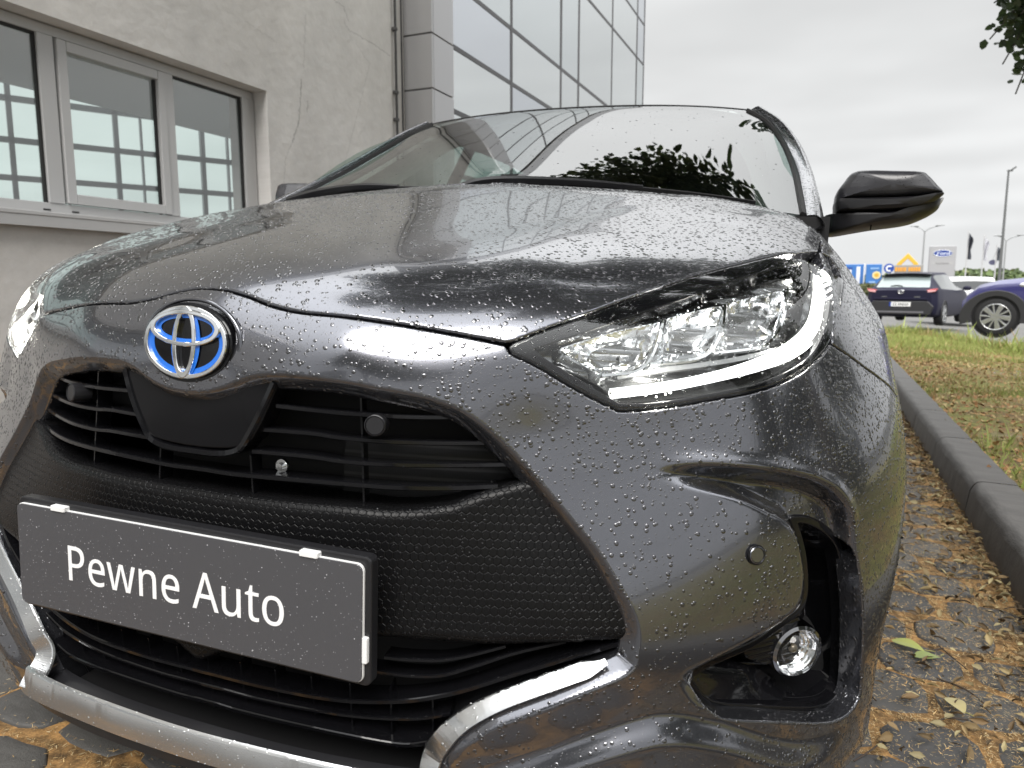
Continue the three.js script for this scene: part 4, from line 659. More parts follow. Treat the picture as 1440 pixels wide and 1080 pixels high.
const BUMPER = region([mir(SHUT[0]), ...outline([...SHUT, ...LAMP_LOW], [7, 8, 18], false), ...FENDER_LINE, on3(.872, .66, -.62), ...ARCH.slice(0, 7).reverse(), on3(.835, .17, -.49), on3(.80, .165, -.42), on3(.70, .165, -.32), on3(.55, .168, -.215), on3(.4, .17, -.15), on3(.2, .175, -.10), on3(-.08, .175, -.085)]);
const MOUTH_LINE = px(265, 549, 292, 548, 317, 540, 342, 528.5, 367, 523, 400, 523, 440, 527.5, 480, 533, 530, 542, 580, 551, 613, 559.5, 647, 573, 687, 600, 727, 637, 767, 681, 808, 730, 847, 778, 880, 834, 897, 868, 902, 900, 896, 938, 879, 953, 831, 974, 772, 998, 702, 1024, 673, 1041, 650, 1057, 631, 1081);
MOUTH_LINE.push(on3(.325, .225, -.06), on3(.322, .14, -.1));
const MOUTH = region([mir(MOUTH_LINE[1]), ...outline(MOUTH_LINE, [20], false, 4), on3(-.08, .14, -.085)]);
const FOG_PTS = pxs(.030, 1113, 728, 1137, 729, 1165, 744, 1183, 770, 1191.6, 823, 1194, 876, 1191.6, 946, 1186, 971, 1169, 992, 1140.6, 1001, 1063, 999, 1010, 995.6, 985.7, 985, 970, 964, 963, 951.6, 1003, 929, 1059.6, 904, 1095, 879.5, 1123, 858, 1131.8, 833.7, 1130, 788, 1123, 756);
const FOG = region(outline(FOG_PTS, [0, 14], true, 4));
const BROW = region(outline(px(874, 663, 900, 653, 980, 650, 1055, 655, 1117, 663, 1155, 674, 1182, 692, 1199, 722, 1210, 800, 1211, 880, 1209, 950, 1198, 984, 1174, 1003, 1135, 1010, 1050, 1007, 1002, 1003, 972, 987, 956, 953, 985, 932, 1050, 899, 1110, 862, 1126, 832, 1124, 780, 1110, 742, 1080, 724, 1030, 703, 950, 684), [0], true, 4));
const LAMP = region(outline([...px(716, 487), ...LAMP_LOW, ...LAMP_TOP], [0, 1, 22], true, 4));
const HOOD = region([mir(SHUT[0]), ...outline(SHUT, [], false), ...LAMP_TOP.slice(3).reverse(), ...HOOD_SIDE, on3(.708, .952, -.90), on3(.69, .97, -1.0), on3(.45, 1.0, -1.0), on3(.2, 1.02, -.97), on3(-.08, 1.026, -.96)]);
const FENDER = region([...LAMP_TOP.slice(0, 4).reverse(), ...px(1155, 352, 1156.5, 320, 1152, 306), on3(.713, .952, -.90), on3(.715, .955, -1.12), on3(.868, .67, -1.14), on3(.874, .32, -1.14), ...ARCH.slice(3).reverse(), on3(.872, .665, -.62), ...FENDER_LINE.slice().reverse()].filter((q) => q));
const BROW_TOP = outline(px(900, 653, 980, 650, 1055, 655, 1117, 663, 1155, 674, 1182, 692, 1199, 722), [], false, 4);
const toLine = (p, L) => { let m = 9; for (let i = 0; i < L.length - 1; i++) { const A = L[i].p, B = L[i + 1].p, b = B.clone().sub(A), t = clamp(p.clone().sub(A).dot(b) / b.lengthSq(), 0, 1); m = Math.min(m, A.clone().addScaledVector(b, t).distanceTo(p)); } return m; };
const browSink = (a, e, p) => {
  const d = BROW(a, e, p), yl = (p.x < .585 ? lerp(.262, .346, smooth(.30, .585, p.x)) : lerp(.346, .262, smooth(.585, .76, p.x))) - .012 * smooth(.55, .62, p.x), led = -.020 * smooth(yl - .004, yl - .044, p.y) * smooth(.30, .40, p.x) * smooth(.82, .70, p.x); if (d < -.04) return led;
  const up = smooth(.47, .55, p.y), A = lerp(1, smooth(.525, .64, p.x), up), dip = d <= 0 ? 0 : .034 * A * smooth(0, lerp(.030, .022, up), d);
  const r = up > 0 && p.y > .5 ? toLine(p, BROW_TOP) : 9; return dip + led - (r < .03 ? .0034 * smooth(.53, .60, p.x) * Math.exp(-((r / .010) ** 2)) : 0);
};

// bumper skin: rolled edges differ at the mouth, the fog pocket and the seams
const LIP = [[.0025, .0006], [.006, .0035], [.010, .009], [.0175, .0185], [.019, .023], [.019, .085]];
const bumper = panel({
  a0: -.80, a1: .80, e0: -.13, e1: .37, step: .0021,
  field: (a, e, p) => Math.min(BUMPER(a, e, p) - .0044, -MOUTH(a, e, p), -FOG(a, e, p)),
  sink: browSink,
  edge: (a, e) => { const p = skinAt(a, e), m = Math.abs(MOUTH(a, e, p)), f = Math.abs(FOG(a, e, p)), b = Math.abs(BUMPER(a, e, p)); return m < f && m < b ? LIP : (f < b ? [...roll(.003, .030), [.003, .034]] : p.y < .21 ? [...roll(.014, .03), [.02, .06]] : [...roll(.0022, .014), [.0022, .018]]).slice(0, 6); },
});
// every rim vertex needs the same number of steps, so pad the shorter profiles
part('front_bumper', bumper, PAINT, car);
const hood = panel({
  a0: -.95, a1: .95, e0: .24, e1: 1.05, step: .0042,
  field: (a, e, p) => HOOD(a, e, p) - .0052,
  sink: (a, e, p) => { const ridge = Math.abs(p.x) - lerp(.20, .46, smooth(-.05, -.95, p.z)); return .0035 * smooth(.03, -.03, ridge) * smooth(-.12, -.4, p.z) - .004 * smooth(.05, .0, HOOD(a, e, p)) * 0; },
  edge: roll(.0035, .022),
});
part('hood', hood, PAINT, car);
for (const s of [1, -1]) {
  const f = panel({ a0: .45, a1: 1.24, e0: .0, e1: 1.0, step: .0036, field: (a, e, p) => FENDER(a, e, p) - .0036, edge: roll(.0025, .02) });
  if (s < 0) f.scale(-1, 1, 1);
  part('fender', f, PAINT, car);
}
// dark body structure behind the seams
{
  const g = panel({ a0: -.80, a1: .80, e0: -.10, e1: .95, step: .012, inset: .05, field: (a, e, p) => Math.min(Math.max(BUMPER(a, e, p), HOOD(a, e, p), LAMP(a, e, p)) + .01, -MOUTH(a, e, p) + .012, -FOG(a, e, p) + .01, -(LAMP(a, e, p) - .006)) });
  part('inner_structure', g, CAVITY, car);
}

// ---------------------------------------------------------------- the mouth
const mirrorX = (g) => { const c = g.clone().scale(-1, 1, 1); const ix = c.index; if (ix) { const a = ix.array; for (let i = 0; i < a.length; i += 3) [a[i], a[i + 1]] = [a[i + 1], a[i]]; } c.computeVertexNormals(); return c; };
const pxi = (inset, list) => { const o = []; for (let i = 0; i < list.length; i += 2) o.push(onSkin(list[i], list[i + 1], inset).p); return o; };
const outN = (p) => { const [a, e] = toAE(p); return skinN(a, e); };
const mirP = (p) => V(-p.x, p.y, p.z);
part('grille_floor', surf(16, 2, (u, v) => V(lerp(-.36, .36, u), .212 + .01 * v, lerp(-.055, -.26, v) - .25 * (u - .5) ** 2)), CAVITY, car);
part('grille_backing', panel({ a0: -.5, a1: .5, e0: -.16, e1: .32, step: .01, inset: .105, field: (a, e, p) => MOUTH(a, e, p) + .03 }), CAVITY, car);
// textured black beam between the two grilles
const BEAM_TOP = px(270, 703, 300, 709, 400, 722, 480, 728, 530, 733, 580, 732, 613, 728, 640, 722, 676, 708, 712, 697, 752, 686, 775, 682);
const BEAM = region([mir(BEAM_TOP[1]), ...outline(BEAM_TOP, [], false, 3), ...px(905, 860, 905, 888, 885, 894, 780, 900, 680, 902, 600, 896, 520, 891, 380, 880), on3(0, .355, -.02), on3(-.08, .355, -.02)]);
const hexBump = dataTex(256, 256, (u, v) => {
  let best = 9, sec = 9, bx = 0, by = 0; const X = u * 8, Y = v * 9.2376 * 0.866;
  for (let r = -1; r <= 9; r++) for (let c = -1; c <= 9; c++) { const dx = X - c - (r & 1) * 0.5, dy = (v * 8 - r) * 0.866, d = Math.hypot(dx, dy); if (d < best) { sec = best; best = d; bx = dx; by = dy; } else if (d < sec) sec = d; }
  return smooth(0.02, 0.20, sec - best) * (0.55 + 0.35 * by + 0.2 * Math.abs(bx));
});
const BEAMMAT = phys([0.0055, 0.0055, 0.006], 0.30, 0, { specularIntensity: .35, bumpMap: hexBump, bumpScale: 0.0009 });
hexBump.repeat.set(13, 13);
part('textured_panel', panel({ a0: -.5, a1: .5, e0: -.1, e1: .25, step: .003, inset: .014, field: (a, e, p) => Math.min(BEAM(a, e, p), MOUTH(a, e, p) - .012), edge: [[.003, .0005], [.008, .003], [.011, .008], [.012, .016], [.012, .075]] }), BEAMMAT, car);
const slatProf = (h, d) => [[-h / 2 + .001, 0], [h / 2 - .001, 0], [h / 2, -.0015], [h / 2 * .7, -d], [-h / 2 * .7, -d], [-h / 2, -.0015]];
function slat(list, h = .006, inset = .022, d = .03, through = false) {
  let pts = pxi(inset, list);
  if (through) { pts = [...pts.slice().reverse().map(mirP), V(0, pts[0].y, pts[0].z + .0005), ...pts].filter((p, i, l) => !i || p.distanceTo(l[i - 1]) > .004); part('grille_slat', sweep(pts, slatProf(h, d), outN, 110), BLACKGLOSS, car); return; }
  const g = sweep(pts, slatProf(h, d), outN, 44); part('grille_slat', g, BLACKGLOSS, car); part('grille_slat', mirrorX(g), BLACKGLOSS, car);
}
slat([388, 571, 440, 577, 480, 581, 560, 586, 625, 587, 660, 586]);
slat([362, 604, 440, 610, 480, 616, 560, 622, 690, 623, 715, 621]);
slat([354, 635, 400, 639, 440, 643, 480, 649, 560, 654, 720, 653, 738, 651]);
slat([290, 661, 320, 666, 440, 677, 560, 686, 640, 686.5, 700, 684], .0065, .022, .034, true);
// lower grille
slat([540, 925, 560, 927.5, 600, 929.5, 619, 929.5, 654, 924, 711, 909.5], .005, .028, .03);
slat([520, 944, 574, 951, 619, 951, 666, 938, 725, 919, 796, 903], .005, .030, .03);
slat([300, 949, 367, 966, 480, 986, 560, 987.5, 595, 984, 643, 974.5, 725, 949, 796, 928, 872, 906], .006, .022, .035, true);
slat([300, 967, 367, 985, 480, 1006, 560, 1012, 595, 1011, 633, 1005], .005, .028, .03, true);
slat([300, 990, 333, 1000, 480, 1034, 560, 1048.5, 579, 1049, 611, 1044], .007, .024, .03, true);
// upright ribs
function rib(x0, y0, x1, y1, inset, both = true) { const a = onSkin(x0, y0, inset).p, b = onSkin(x1, y1, inset).p, pts = []; for (let k = 0; k <= 6; k++) { const p = a.clone().lerp(b, k / 6), q = toAE(p); pts.push(fromAE(q[0], q[1], TB(q[0], q[1]) - inset)); } const g = sweep(pts, [[-.0012, 0], [.0012, 0], [.0012, -.02], [-.0012, -.02]], outN, 12); part('grille_rib', g, BLACKGLOSS, car); if (both) part('grille_rib', mirrorX(g), BLACKGLOSS, car); }
rib(507, 545, 512, 722, .034); rib(352, 640, 356, 700, .03);
for (let k = -6; k <= 6; k++) { const x = k * 0.052, pts = [[.345], [.262]].map(([y]) => { const q = on3(x, y, -.02 - .35 * x * x); return fromAE(q.a, q.e, TB(q.a, q.e) - .034); }); part('grille_rib', sweep([pts[0], pts[0].clone().lerp(pts[1], .5), pts[1]], [[-.0011, 0], [.0011, 0], [.0011, -.02], [-.0011, -.02]], outN, 6), BLACKGLOSS, car); }
// radiator fins behind the slats, on the image's right and left
const fins = dataTex(64, 64, (u, v) => (v * 8 % 1) < 0.22 ? 0.9 : 0.25 + 0.15 * ((u * 32 % 1) < .5)); fins.repeat.set(14, 9);
const FINMAT = mat([0.05, 0.05, 0.052], 0.5, 0.4, { map: fins });
for (const s of [1, -1]) { const g = panel({ a0: .10, a1: .34, e0: .16, e1: .27, step: .01, inset: .085, mirror: false, field: (a, e, p) => Math.min(p.x - .17, .40 - p.x, .655 - p.y, p.y - .545) }); if (s < 0) g.scale(-1, 1, 1); part('radiator', g, FINMAT, car); }
// shield below the badge
const SHIELDMAT = phys([.006, .006, .007], .14, 0, { specularIntensity: .4 });
{
  const R = px(262, 552, 292, 551, 330, 541, 352, 532, 377, 530, 378, 540, 360, 583, 345, 611, 336, 621, 322, 626, 303, 627.5, 270, 626);
  const SH = region([mir(R[1]), ...outline(R, [4, 5], false, 4), mir(R[10])]);
  part('badge_shield', panel({ a0: -.14, a1: .14, e0: .2, e1: .34, step: .0022, inset: .012, field: (a, e, p) => SH(a, e, p), edge: roll(.003, .03) }), SHIELDMAT, car);
  const rim = pxi(.010, [300, 638, 322, 637, 336, 631, 350, 609, 366, 578, 381, 545, 384, 538]);
  const path = [...rim.slice().reverse().map(mirP), V(0, rim[0].y - .0005, rim[0].z), ...rim];
  part('shield_rim', sweep(path, [[-.0042, -.004], [-.0036, 0], [.002, .0015], [.0042, -.001], [.0042, -.03], [-.0042, -.03]], outN, 120), BLACKGLOSS, car);
}
// parking sensors in the grille, bolt
function disc(x, y, inset, r, name, m, both = true, ring = null) {
  const q = onSkin(x, y, inset), n = skinN(q.a, q.e), build = (sx) => {
    const g = new THREE.LatheGeometry([[0, .003], [r * .82, .003], [r * .86, .0015], [r * .9, .004], [r, .003], [r * 1.02, -.002], [r, -.02]].map(([a, b]) => new THREE.Vector2(a, b)), 36);
    const h = part(name, toCreasedNormals(g, .5), m, car); h.position.copy(sx > 0 ? q.p : mirP(q.p)); h.quaternion.setFromUnitVectors(V(0, 1, 0), V(n.x * sx, n.y, n.z));
    if (ring) { const t = part('sensor_ring', new THREE.TorusGeometry(r * 1.08, r * .10, 8, 40).rotateX(Math.PI / 2).translate(0, .0015, 0), ring, h); }
  };
  build(1); if (both) build(-1);
}
disc(528, 598, .012, .0125, 'parking_sensor', BLACKSATIN);
disc(1063, 780, -.001, .0105, 'parking_sensor', PAINT, true, BLACKGLOSS);
{ const q = onSkin(397, 655, .05); const b = part('bolt', merge([new THREE.CylinderGeometry(.0085, .0095, .003, 20).rotateX(Math.PI / 2), new THREE.CylinderGeometry(.005, .005, .006, 6).rotateX(Math.PI / 2).translate(0, 0, .004)]), SILVER, car); b.position.copy(q.p); }
// silver trim under the lower grille
{
  const arm = [V(.3165, .2325, -.0365), ...pxi(.006, [607, 1068, 620, 1047, 640, 1025, 664, 1008, 700, 990, 745, 972.5, 800, 953, 840, 938, 853, 931])];
  const bar = [V(-.327, .2375, -.0385), V(-.30, .2375, -.031), V(-.2, .2375, -.018), V(0, .2375, -.008), V(.2, .2375, -.018), V(.30, .2375, -.031), V(.327, .2375, -.0385)];
  const prof = [[-.0165, -.018], [-.0160, -.0145], [-.0145, -.0125], [.0130, .0045], [.0160, .002], [.0165, -.010]];
  part('silver_trim', sweep(bar, prof, outN, 120), SILVER, car);
  { const g = sweep(arm, prof.map(([a, b]) => [a, b + .0008]), outN, 110, true, (t) => .80 - .34 * smooth(.90, 1, t) - .24 * smooth(.05, .6, t)); part('silver_trim', g, SILVER, car); part('silver_trim', mirrorX(g), SILVER, car); }
  const lip = [...[[.345, .205, -.075], [.318, .208, -.058], [.2, .21, -.032], [0, .21, -.022]].map((v) => V(...v))];
  const lf = [...lip.slice(0, 4).map(mirP), ...lip.slice(0, 3).reverse()];
  part('lower_lip', sweep(lf, [[-.014, -.03], [-.012, 0], [.004, .006], [.014, -.008], [.03, -.035], [.02, -.045], [-.012, -.045]], outN, 80), BLACKSATIN, car);
}
// number plate position: dealer's plate in its holder
const dealer = onSlope(thing('dealer_plate', 'grey dealer plate with white lettering clipped under the car grille', 'sign'));
{
  const y0 = .4575, w = .520, h = .1375, zf = 0.002;
  const rs = (w, h, r) => { const s = new THREE.Shape(), a = w / 2, b = h / 2; s.moveTo(-a + r, -b); s.lineTo(a - r, -b); s.absarc(a - r, -b + r, r, -Math.PI / 2, 0); s.lineTo(a, b - r); s.absarc(a - r, b - r, r, 0, Math.PI / 2); s.lineTo(-a + r, b); s.absarc(-a + r, b - r, r, Math.PI / 2, Math.PI); s.lineTo(-a, -b + r); s.absarc(-a + r, -b + r, r, Math.PI, Math.PI * 1.5); return s; };
  const ex = (s, d, b) => new THREE.ExtrudeGeometry(s, { depth: d, bevelEnabled: b > 0, bevelThickness: b, bevelSize: b, bevelOffset: -b, bevelSegments: 2, curveSegments: 8 });
  part('plate_holder', ex(rs(w + .010, h + .012, .008), .012, .002).translate(.002, y0 + .001, -.018), BLACKSATIN, car);
  part('plate_edge', ex(rs(w, h, .009), .0024, .0006).translate(0, y0, zf - .005), mat([.72, .72, .72], .35), dealer);
  part('plate_face', ex(rs(w - .0018, h - .0018, .0084), .0016, .0004).translate(0, y0, zf - .0022), mat([.068, .068, .074], .35), dealer);
  const font = await new FontLoader().loadAsync('fonts/droid/droid_sans_regular.typeface.json');
  const P0 = planeC(97, 805, 'z', zf), P1 = planeC(399, 850, 'z', zf), PB = planeC(100, 816, 'z', zf), PT = planeC(100, 772, 'z', zf);
  const g = new TextGeometry('Pewne Auto', { font, size: 1, depth: .004, curveSegments: 6, bevelEnabled: false }); g.computeBoundingBox(); const bb = g.boundingBox;
  const sx = (P1.x - P0.x) / (bb.max.x - bb.min.x), sy = sx * 1.02;
  g.translate(-bb.min.x, 0, 0).scale(sx, sy, .12).translate(P0.x, PB.y, zf - .0003);
  part('lettering', g, mat([.85, .85, .85], .4), dealer);
  console.log('plate text', P0.x, P1.x, PB.y, PT.y, sx);
  for (const [cx, cy] of [[84, 713], [436, 780]]) { const q = planeC(cx, cy, 'z', 0); part('clip', rbox(.024, .007, .02, .001, q.x, y0 + h / 2 + .0015, -.006), mat([.8, .8, .8], .4), dealer); }
  { const q = planeC(511, 915, 'z', 0); part('clip', rbox(.007, .03, .016, .001, w / 2 + .0015, q.y, -.007), mat([.8, .8, .8], .4), dealer); }
}
// badge
{
  const q = on3(0, .7495, -.03), n = V(0, .10, 1).normalize(), b = new THREE.Group(); b.name = 'badge'; car.add(b);
  b.position.set(0, .7495, q.p.z + .001); b.quaternion.setFromUnitVectors(V(0, 0, 1), n);
  const xr = planeC(320, 482, 'z', b.position.z).x, xl = planeC(205, 482, 'z', b.position.z).x, rx = (xr - xl) / 2, ry = .0435;
  console.log('badge rx', rx, xl, xr, q.p.z);
  const ell = (cx, cy, a, c, N = 64) => { const p = []; for (let i = 0; i < N; i++) { const t = i / N * 2 * Math.PI; p.push(new THREE.Vector2(cx + a * Math.cos(t), cy + c * Math.sin(t))); } return p; };
  const ring = (cx, cy, a, c, w, wy, d, z, bev = .0012) => { const s = new THREE.Shape(ell(cx, cy, a, c)); s.holes.push(new THREE.Path(ell(cx, cy, a - w, c - wy).reverse())); return new THREE.ExtrudeGeometry(s, { depth: d, bevelEnabled: bev > 0, bevelThickness: bev, bevelSize: bev, bevelOffset: -bev, bevelSegments: 3 }).translate(0, 0, z); };
  const plate = (cx, cy, a, c, d, z) => new THREE.ExtrudeGeometry(new THREE.Shape(ell(cx, cy, a, c)), { depth: d, bevelEnabled: false }).translate(0, 0, z);
  const BLUE = phys([.005, .14, .62], .3, .0, { clearcoat: 1, clearcoatRoughness: .03 });
  part('badge_base', plate(0, 0, rx + .004, ry + .004, .012, -.012), BLACKGLOSS, b);
  part('badge_disc', plate(0, 0, rx - .003, ry - .003, .001, .0005), BLACKGLOSS, b);
  const blue = [ring(0, 0, rx - .0045, ry - .0045, .0085, .0070, .0005, .0016, 0), ring(0, .0165, rx * .73, .0172, .0065, .0048, .0005, .0022, 0)];
  part('badge_blue', merge(blue), BLUE, b);
  part('badge_blue', ring(0, -.001, rx * .345, ry * .97, .0062, .004, .0005, .0028, 0), BLUE, b);
  part('badge_ring', ring(0, 0, rx, ry, .0056, .0052, .003, .0015), CHROME, b);
  part('badge_ellipse', ring(0, .0165, rx * .84, .0215, .0076, .0050, .0035, .0025), CHROME, b);
  part('badge_ellipse', ring(0, 0, rx * .285, ry * .985, .0062, .0078, .0035, .0020), CHROME, b);
  // shallow painted dish round the badge
  part('badge_collar', new THREE.TorusGeometry(1, .05, 10, 80).scale(rx + .0095, ry + .0085, .06).translate(0, 0, -.0075), PAINT, b);
}
// ---------------------------------------------------------------- headlamps
const INNER = region(outline(px(746, 489, 846, 455.5, 942, 423.5, 1032, 391, 1100, 371, 1150, 366, 1168, 378, 1173, 420, 1163, 470, 1146, 499, 1112, 523, 1064, 542, 997, 556, 928, 567.5, 878, 570, 862, 564, 812, 534, 768, 507), [0], true, 4));
const REFLECT = mat([0.86, 0.87, 0.88], 0.16, 1);
const LAMPDARK = mat([0.26, 0.265, 0.27], 0.25, 0.85);
const DRL = mat([0.9, 0.9, 0.9], 0.4, 0, { emissive: new THREE.Color(1, 0.995, 0.96), emissiveIntensity: 1.5 });
for (const s of [1, -1]) {
  const L = new THREE.Group(); L.name = 'headlight'; car.add(L);
  const put = (name, g, m) => part(name, s > 0 ? g : mirrorX(g), m, L);
  const pan = (o) => panel({ a0: .2, a1: .72, e0: .16, e1: .46, mirror: false, step: .0025, ...o });
  put('lens', pan({ field: (a, e, p) => LAMP(a, e, p) - .0035, edge: roll(.003, .006) }), LENS);
  put('bezel', pan({ inset: .0045, field: (a, e, p) => Math.min(LAMP(a, e, p) - .0005, .0005 - INNER(a, e, p)), edge: roll(.002, .02) }), BLACKGLOSS);
  put('housing', pan({ inset: .012, step: .004, field: (a, e, p) => LAMP(a, e, p) - .003, sink: (a, e, p) => .075 * smooth(.004, .03, LAMP(a, e, p)) }), LAMPDARK);
  // stepped tray that carries the three chambers
  const TRAY = region(px(752, 488, 850, 455, 1030, 394, 1140, 372, 1148, 385, 1140, 440, 1122, 478, 1090, 500, 1000, 524, 930, 535, 866, 543, 845, 530));
  put('tray', pan({ inset: .05, field: TRAY, sink: (a, e) => .004 * Math.round(2 * Math.sin(e * 260)) * .5, edge: [[.002, .004], [.002, .02]] }), LAMPDARK);
  const CH = [
    px(786, 482, 860, 459, 940, 442, 934, 468, 919, 502, 900, 517, 850, 523, 826, 508),
    px(948, 437, 1030, 419, 1026, 455, 1009, 488, 994, 497, 922, 506, 940, 470),
    px(1036, 416, 1080, 404, 1121, 396, 1115, 441, 1101, 468, 1086, 480, 1014, 491, 1030, 452),
  ];
  CH.forEach((c, n) => {
    const R = region(outline(c, [0, 2, 6], true, 4));
    const bowl = pan({ inset: .030, step: .002, field: R, sink: (a, e, p) => {
      const d = Math.max(0, R(a, e, p)), u = a * 34 + e * 6, v = e * 44 - a * 11, fu = u - Math.floor(u), fv = v - Math.floor(v);
      return .034 * smooth(0, .034, d) + .0045 * (fu * (n ? 1 : .5) + fv) * smooth(0, .006, d) + .0006 * Math.sin(u * 5 + Math.floor(v) * 2);
    }, edge: [[.001, .003], [.001, .02]] });
    put('reflector', toCreasedNormals(bowl, .35), REFLECT);
    // bright curved rim along the outer and lower side of each chamber
    const idx = n === 0 ? [2, 3, 4, 5, 6] : n === 1 ? [1, 2, 3, 4, 5] : [2, 3, 4, 5, 6];
    const rim = idx.map((k) => { const q = c[k]; return fromAE(q.a, q.e, TB(q.a, q.e) - .022); });
    put('reflector_rim', sweep(rim, [[-.0028, -.004], [-.0015, 0], [.0015, 0], [.0028, -.004], [.0028, -.02], [-.0028, -.02]], outN, 40), CHROME);
    // lamp hood and small bright facets in the bowl
    const ctr = c.reduce((t, q) => [t[0] + q.a / c.length, t[1] + q.e / c.length], [0, 0]);
    const f = []; for (let k = 0; k < 5; k++) { const a = ctr[0] + rr(-.028, .028) , e = ctr[1] + rr(-.018, .006), p = fromAE(a, e, TB(a, e) - rr(.048, .06)); f.push(new THREE.OctahedronGeometry(rr(.003, .0065), 0).scale(1, 1.5, .7).rotateZ(rr(0, 3)).rotateX(rr(0, 3)).translate(p.x, p.y, p.z)); }
    put('reflector_facet', merge(f), CHROME);
  });
  // daytime running light: a bent bar of frosted light guide in a bright trough
  const drl = pxi(.016, [1154, 393, 1153, 425, 1144, 462, 1116, 490, 1068, 512, 1000, 531, 928, 545, 858, 554]);
  const wid = (t) => lerp(.86, .36, smooth(.2, .8, t));
  put('light_guide', sweep(drl, [[-.011, -.004], [-.009, .001], [.009, .001], [.011, -.004], [.009, -.012], [-.009, -.012]], outN, 80, true, wid), DRL);
  put('light_trough', sweep(drl, [[-.017, -.002], [-.013, -.014], [.013, -.014], [.017, -.002], [.019, -.004], [.015, -.02], [-.015, -.02], [-.019, -.004]], outN, 80, true, wid), REFLECT);
  for (const k of [0, 3, 6]) { const lp = new THREE.PointLight(0xfffbf0, .03, 3); const q = drl[k], n = outN(q), w = V((q.x + n.x * .006) * s, q.y + n.y * .006, q.z + n.z * .006); lp.position.copy(w); lp.castShadow = true; L.add(lp); }
  // signal strip between the chambers and the light guide
  const st = pxi(.030, [1118, 482, 1085, 494, 1020, 508, 940, 519, 868, 530]);
  put('light_strip', sweep(st, [[-.004, -.004], [-.003, 0], [.003, 0], [.004, -.004], [.004, -.012], [-.004, -.012]], outN, 50), mat([.45, .46, .47], .25, .7));
}
// ---------------------------------------------------------------- fog lamps in their glossy pockets
for (const s of [1, -1]) {
  const G = new THREE.Group(); G.name = 'fog_light'; car.add(G);
  const put = (name, g, m) => part(name, s > 0 ? g : mirrorX(g), m, G);
  const pan = (o) => panel({ a0: .3, a1: .76, e0: -.12, e1: .22, mirror: false, step: .0024, ...o });
  put('pocket_rim', pan({ inset: .030, field: (a, e, p) => { const d = FOG(a, e, p); return Math.min(d + .001, .0055 - d); }, edge: roll(.0025, .02) }), BLACKGLOSS);
  put('pocket', pan({ inset: .036, field: (a, e, p) => FOG(a, e, p) + .002, sink: (a, e, p) => .05 * smooth(.003, .028, FOG(a, e, p)) * smooth(.205, .28, p.y) + .02 * smooth(.003, .02, FOG(a, e, p)) }), BLACKGLOSS);
  // ribbed plate round the lamp
  const lc = onSkin(1124, 919, .040), ln = outN(lc.p).lerp(V(0, 0, 1), .3).normalize();
  const PL = region(px(1061, 916, 1100, 890, 1140, 862, 1160, 855, 1161, 960, 1130, 968, 1080, 955));
  put('ribbed_plate', pan({ inset: .054, step: .0022, field: PL, sink: (a, e) => .0035 * (0.5 + 0.5 * Math.sin(e * 2 * Math.PI * 1.5 / .0095)) }), BLACKGLOSS);
  put('pocket_floor', (() => { const A = pxi(.034, [968, 955, 990, 982, 1063, 995, 1140, 997, 1178, 978]), B = pxi(.075, [1010, 925, 1062, 938, 1090, 956, 1130, 965, 1165, 950]); const ca = new THREE.CatmullRomCurve3(A), cb = new THREE.CatmullRomCurve3(B); return surf(30, 8, (u, v) => { const p = ca.getPoint(u).lerp(cb.getPoint(u), v); p.y += .004 * Math.sin(v * Math.PI); return p; }); })(), BLACKGLOSS);
  const r = .0265, turn = new THREE.Matrix4().makeRotationFromQuaternion(new THREE.Quaternion().setFromUnitVectors(V(0, 1, 0), ln)).scale(V(1.27, 1.27, 1.27)).setPosition(lc.p);
  const lathe = (pts, n = 40) => new THREE.LatheGeometry(pts.map(([a, b]) => new THREE.Vector2(a, b)), n).applyMatrix4(turn);
  put('fog_lens', lathe([[0, .010], [.012, .0085], [.02, .0045], [.0245, -.002], [r, -.008]]), LENS);
  put('fog_ring', toCreasedNormals(lathe([[.0252, -.004], [.0268, -.001], [.0300, -.003], [.0315, -.010], [.0315, -.02], [.0262, -.02], [.0252, -.004]]), .4), mat([.30, .30, .31], .15, 1));
  put('fog_reflector', (() => { const g = surf(48, 16, (u, v) => { const t = u * 2 * Math.PI, q = v * .0258, lump = .0005 * Math.sin(v * 44) + .0004 * Math.sin(t * 14); return V(q * Math.cos(t), -.022 + .017 * v * v + lump, q * Math.sin(t)); }); return toCreasedNormals(g, .3).applyMatrix4(turn); })(), REFLECT);
  put('fog_bulb', new THREE.SphereGeometry(.0055, 16, 10).translate(0, -.012, 0).applyMatrix4(turn), mat([.12, .10, .07], .2, .5));
}
// ---------------------------------------------------------------- windscreen, pillars, roof, sides, mirrors, wheels
const dn = (l) => l.map(([x, y, z]) => V(x, y - .03, z));
const GL_EDGE = new THREE.CatmullRomCurve3(dn([[.695, 1.03, -1.04], [.688, 1.085, -1.17], [.670, 1.19, -1.40], [.635, 1.29, -1.58], [.588, 1.365, -1.69], [.53, 1.415, -1.765]]), false, 'centripetal');
const PI_OUT = new THREE.CatmullRomCurve3(dn([[.742, 1.00, -1.00], [.735, 1.065, -1.14], [.715, 1.185, -1.40], [.683, 1.285, -1.59], [.635, 1.365, -1.715], [.575, 1.424, -1.80]]), false, 'centripetal');
const GL_MID = new THREE.CatmullRomCurve3(dn([[0, 1.062, -.955], [0, 1.145, -1.10], [0, 1.248, -1.30], [0, 1.342, -1.50], [0, 1.420, -1.685], [0, 1.447, -1.765]]), false, 'centripetal');
const shield = (u, v) => { const s = u * 2 - 1, e = GL_EDGE.getPoint(v), m = GL_MID.getPoint(v), k = Math.abs(s), w = k * k * (0.75 + 0.25 * k * k); return V(s * e.x, lerp(m.y, e.y, w), lerp(m.z, e.z, w)); };
const SCREENGLASS = phys([0.50, 0.57, 0.54], 0.006, 0, { transmission: 1, thickness: 0, ior: 2.0 });
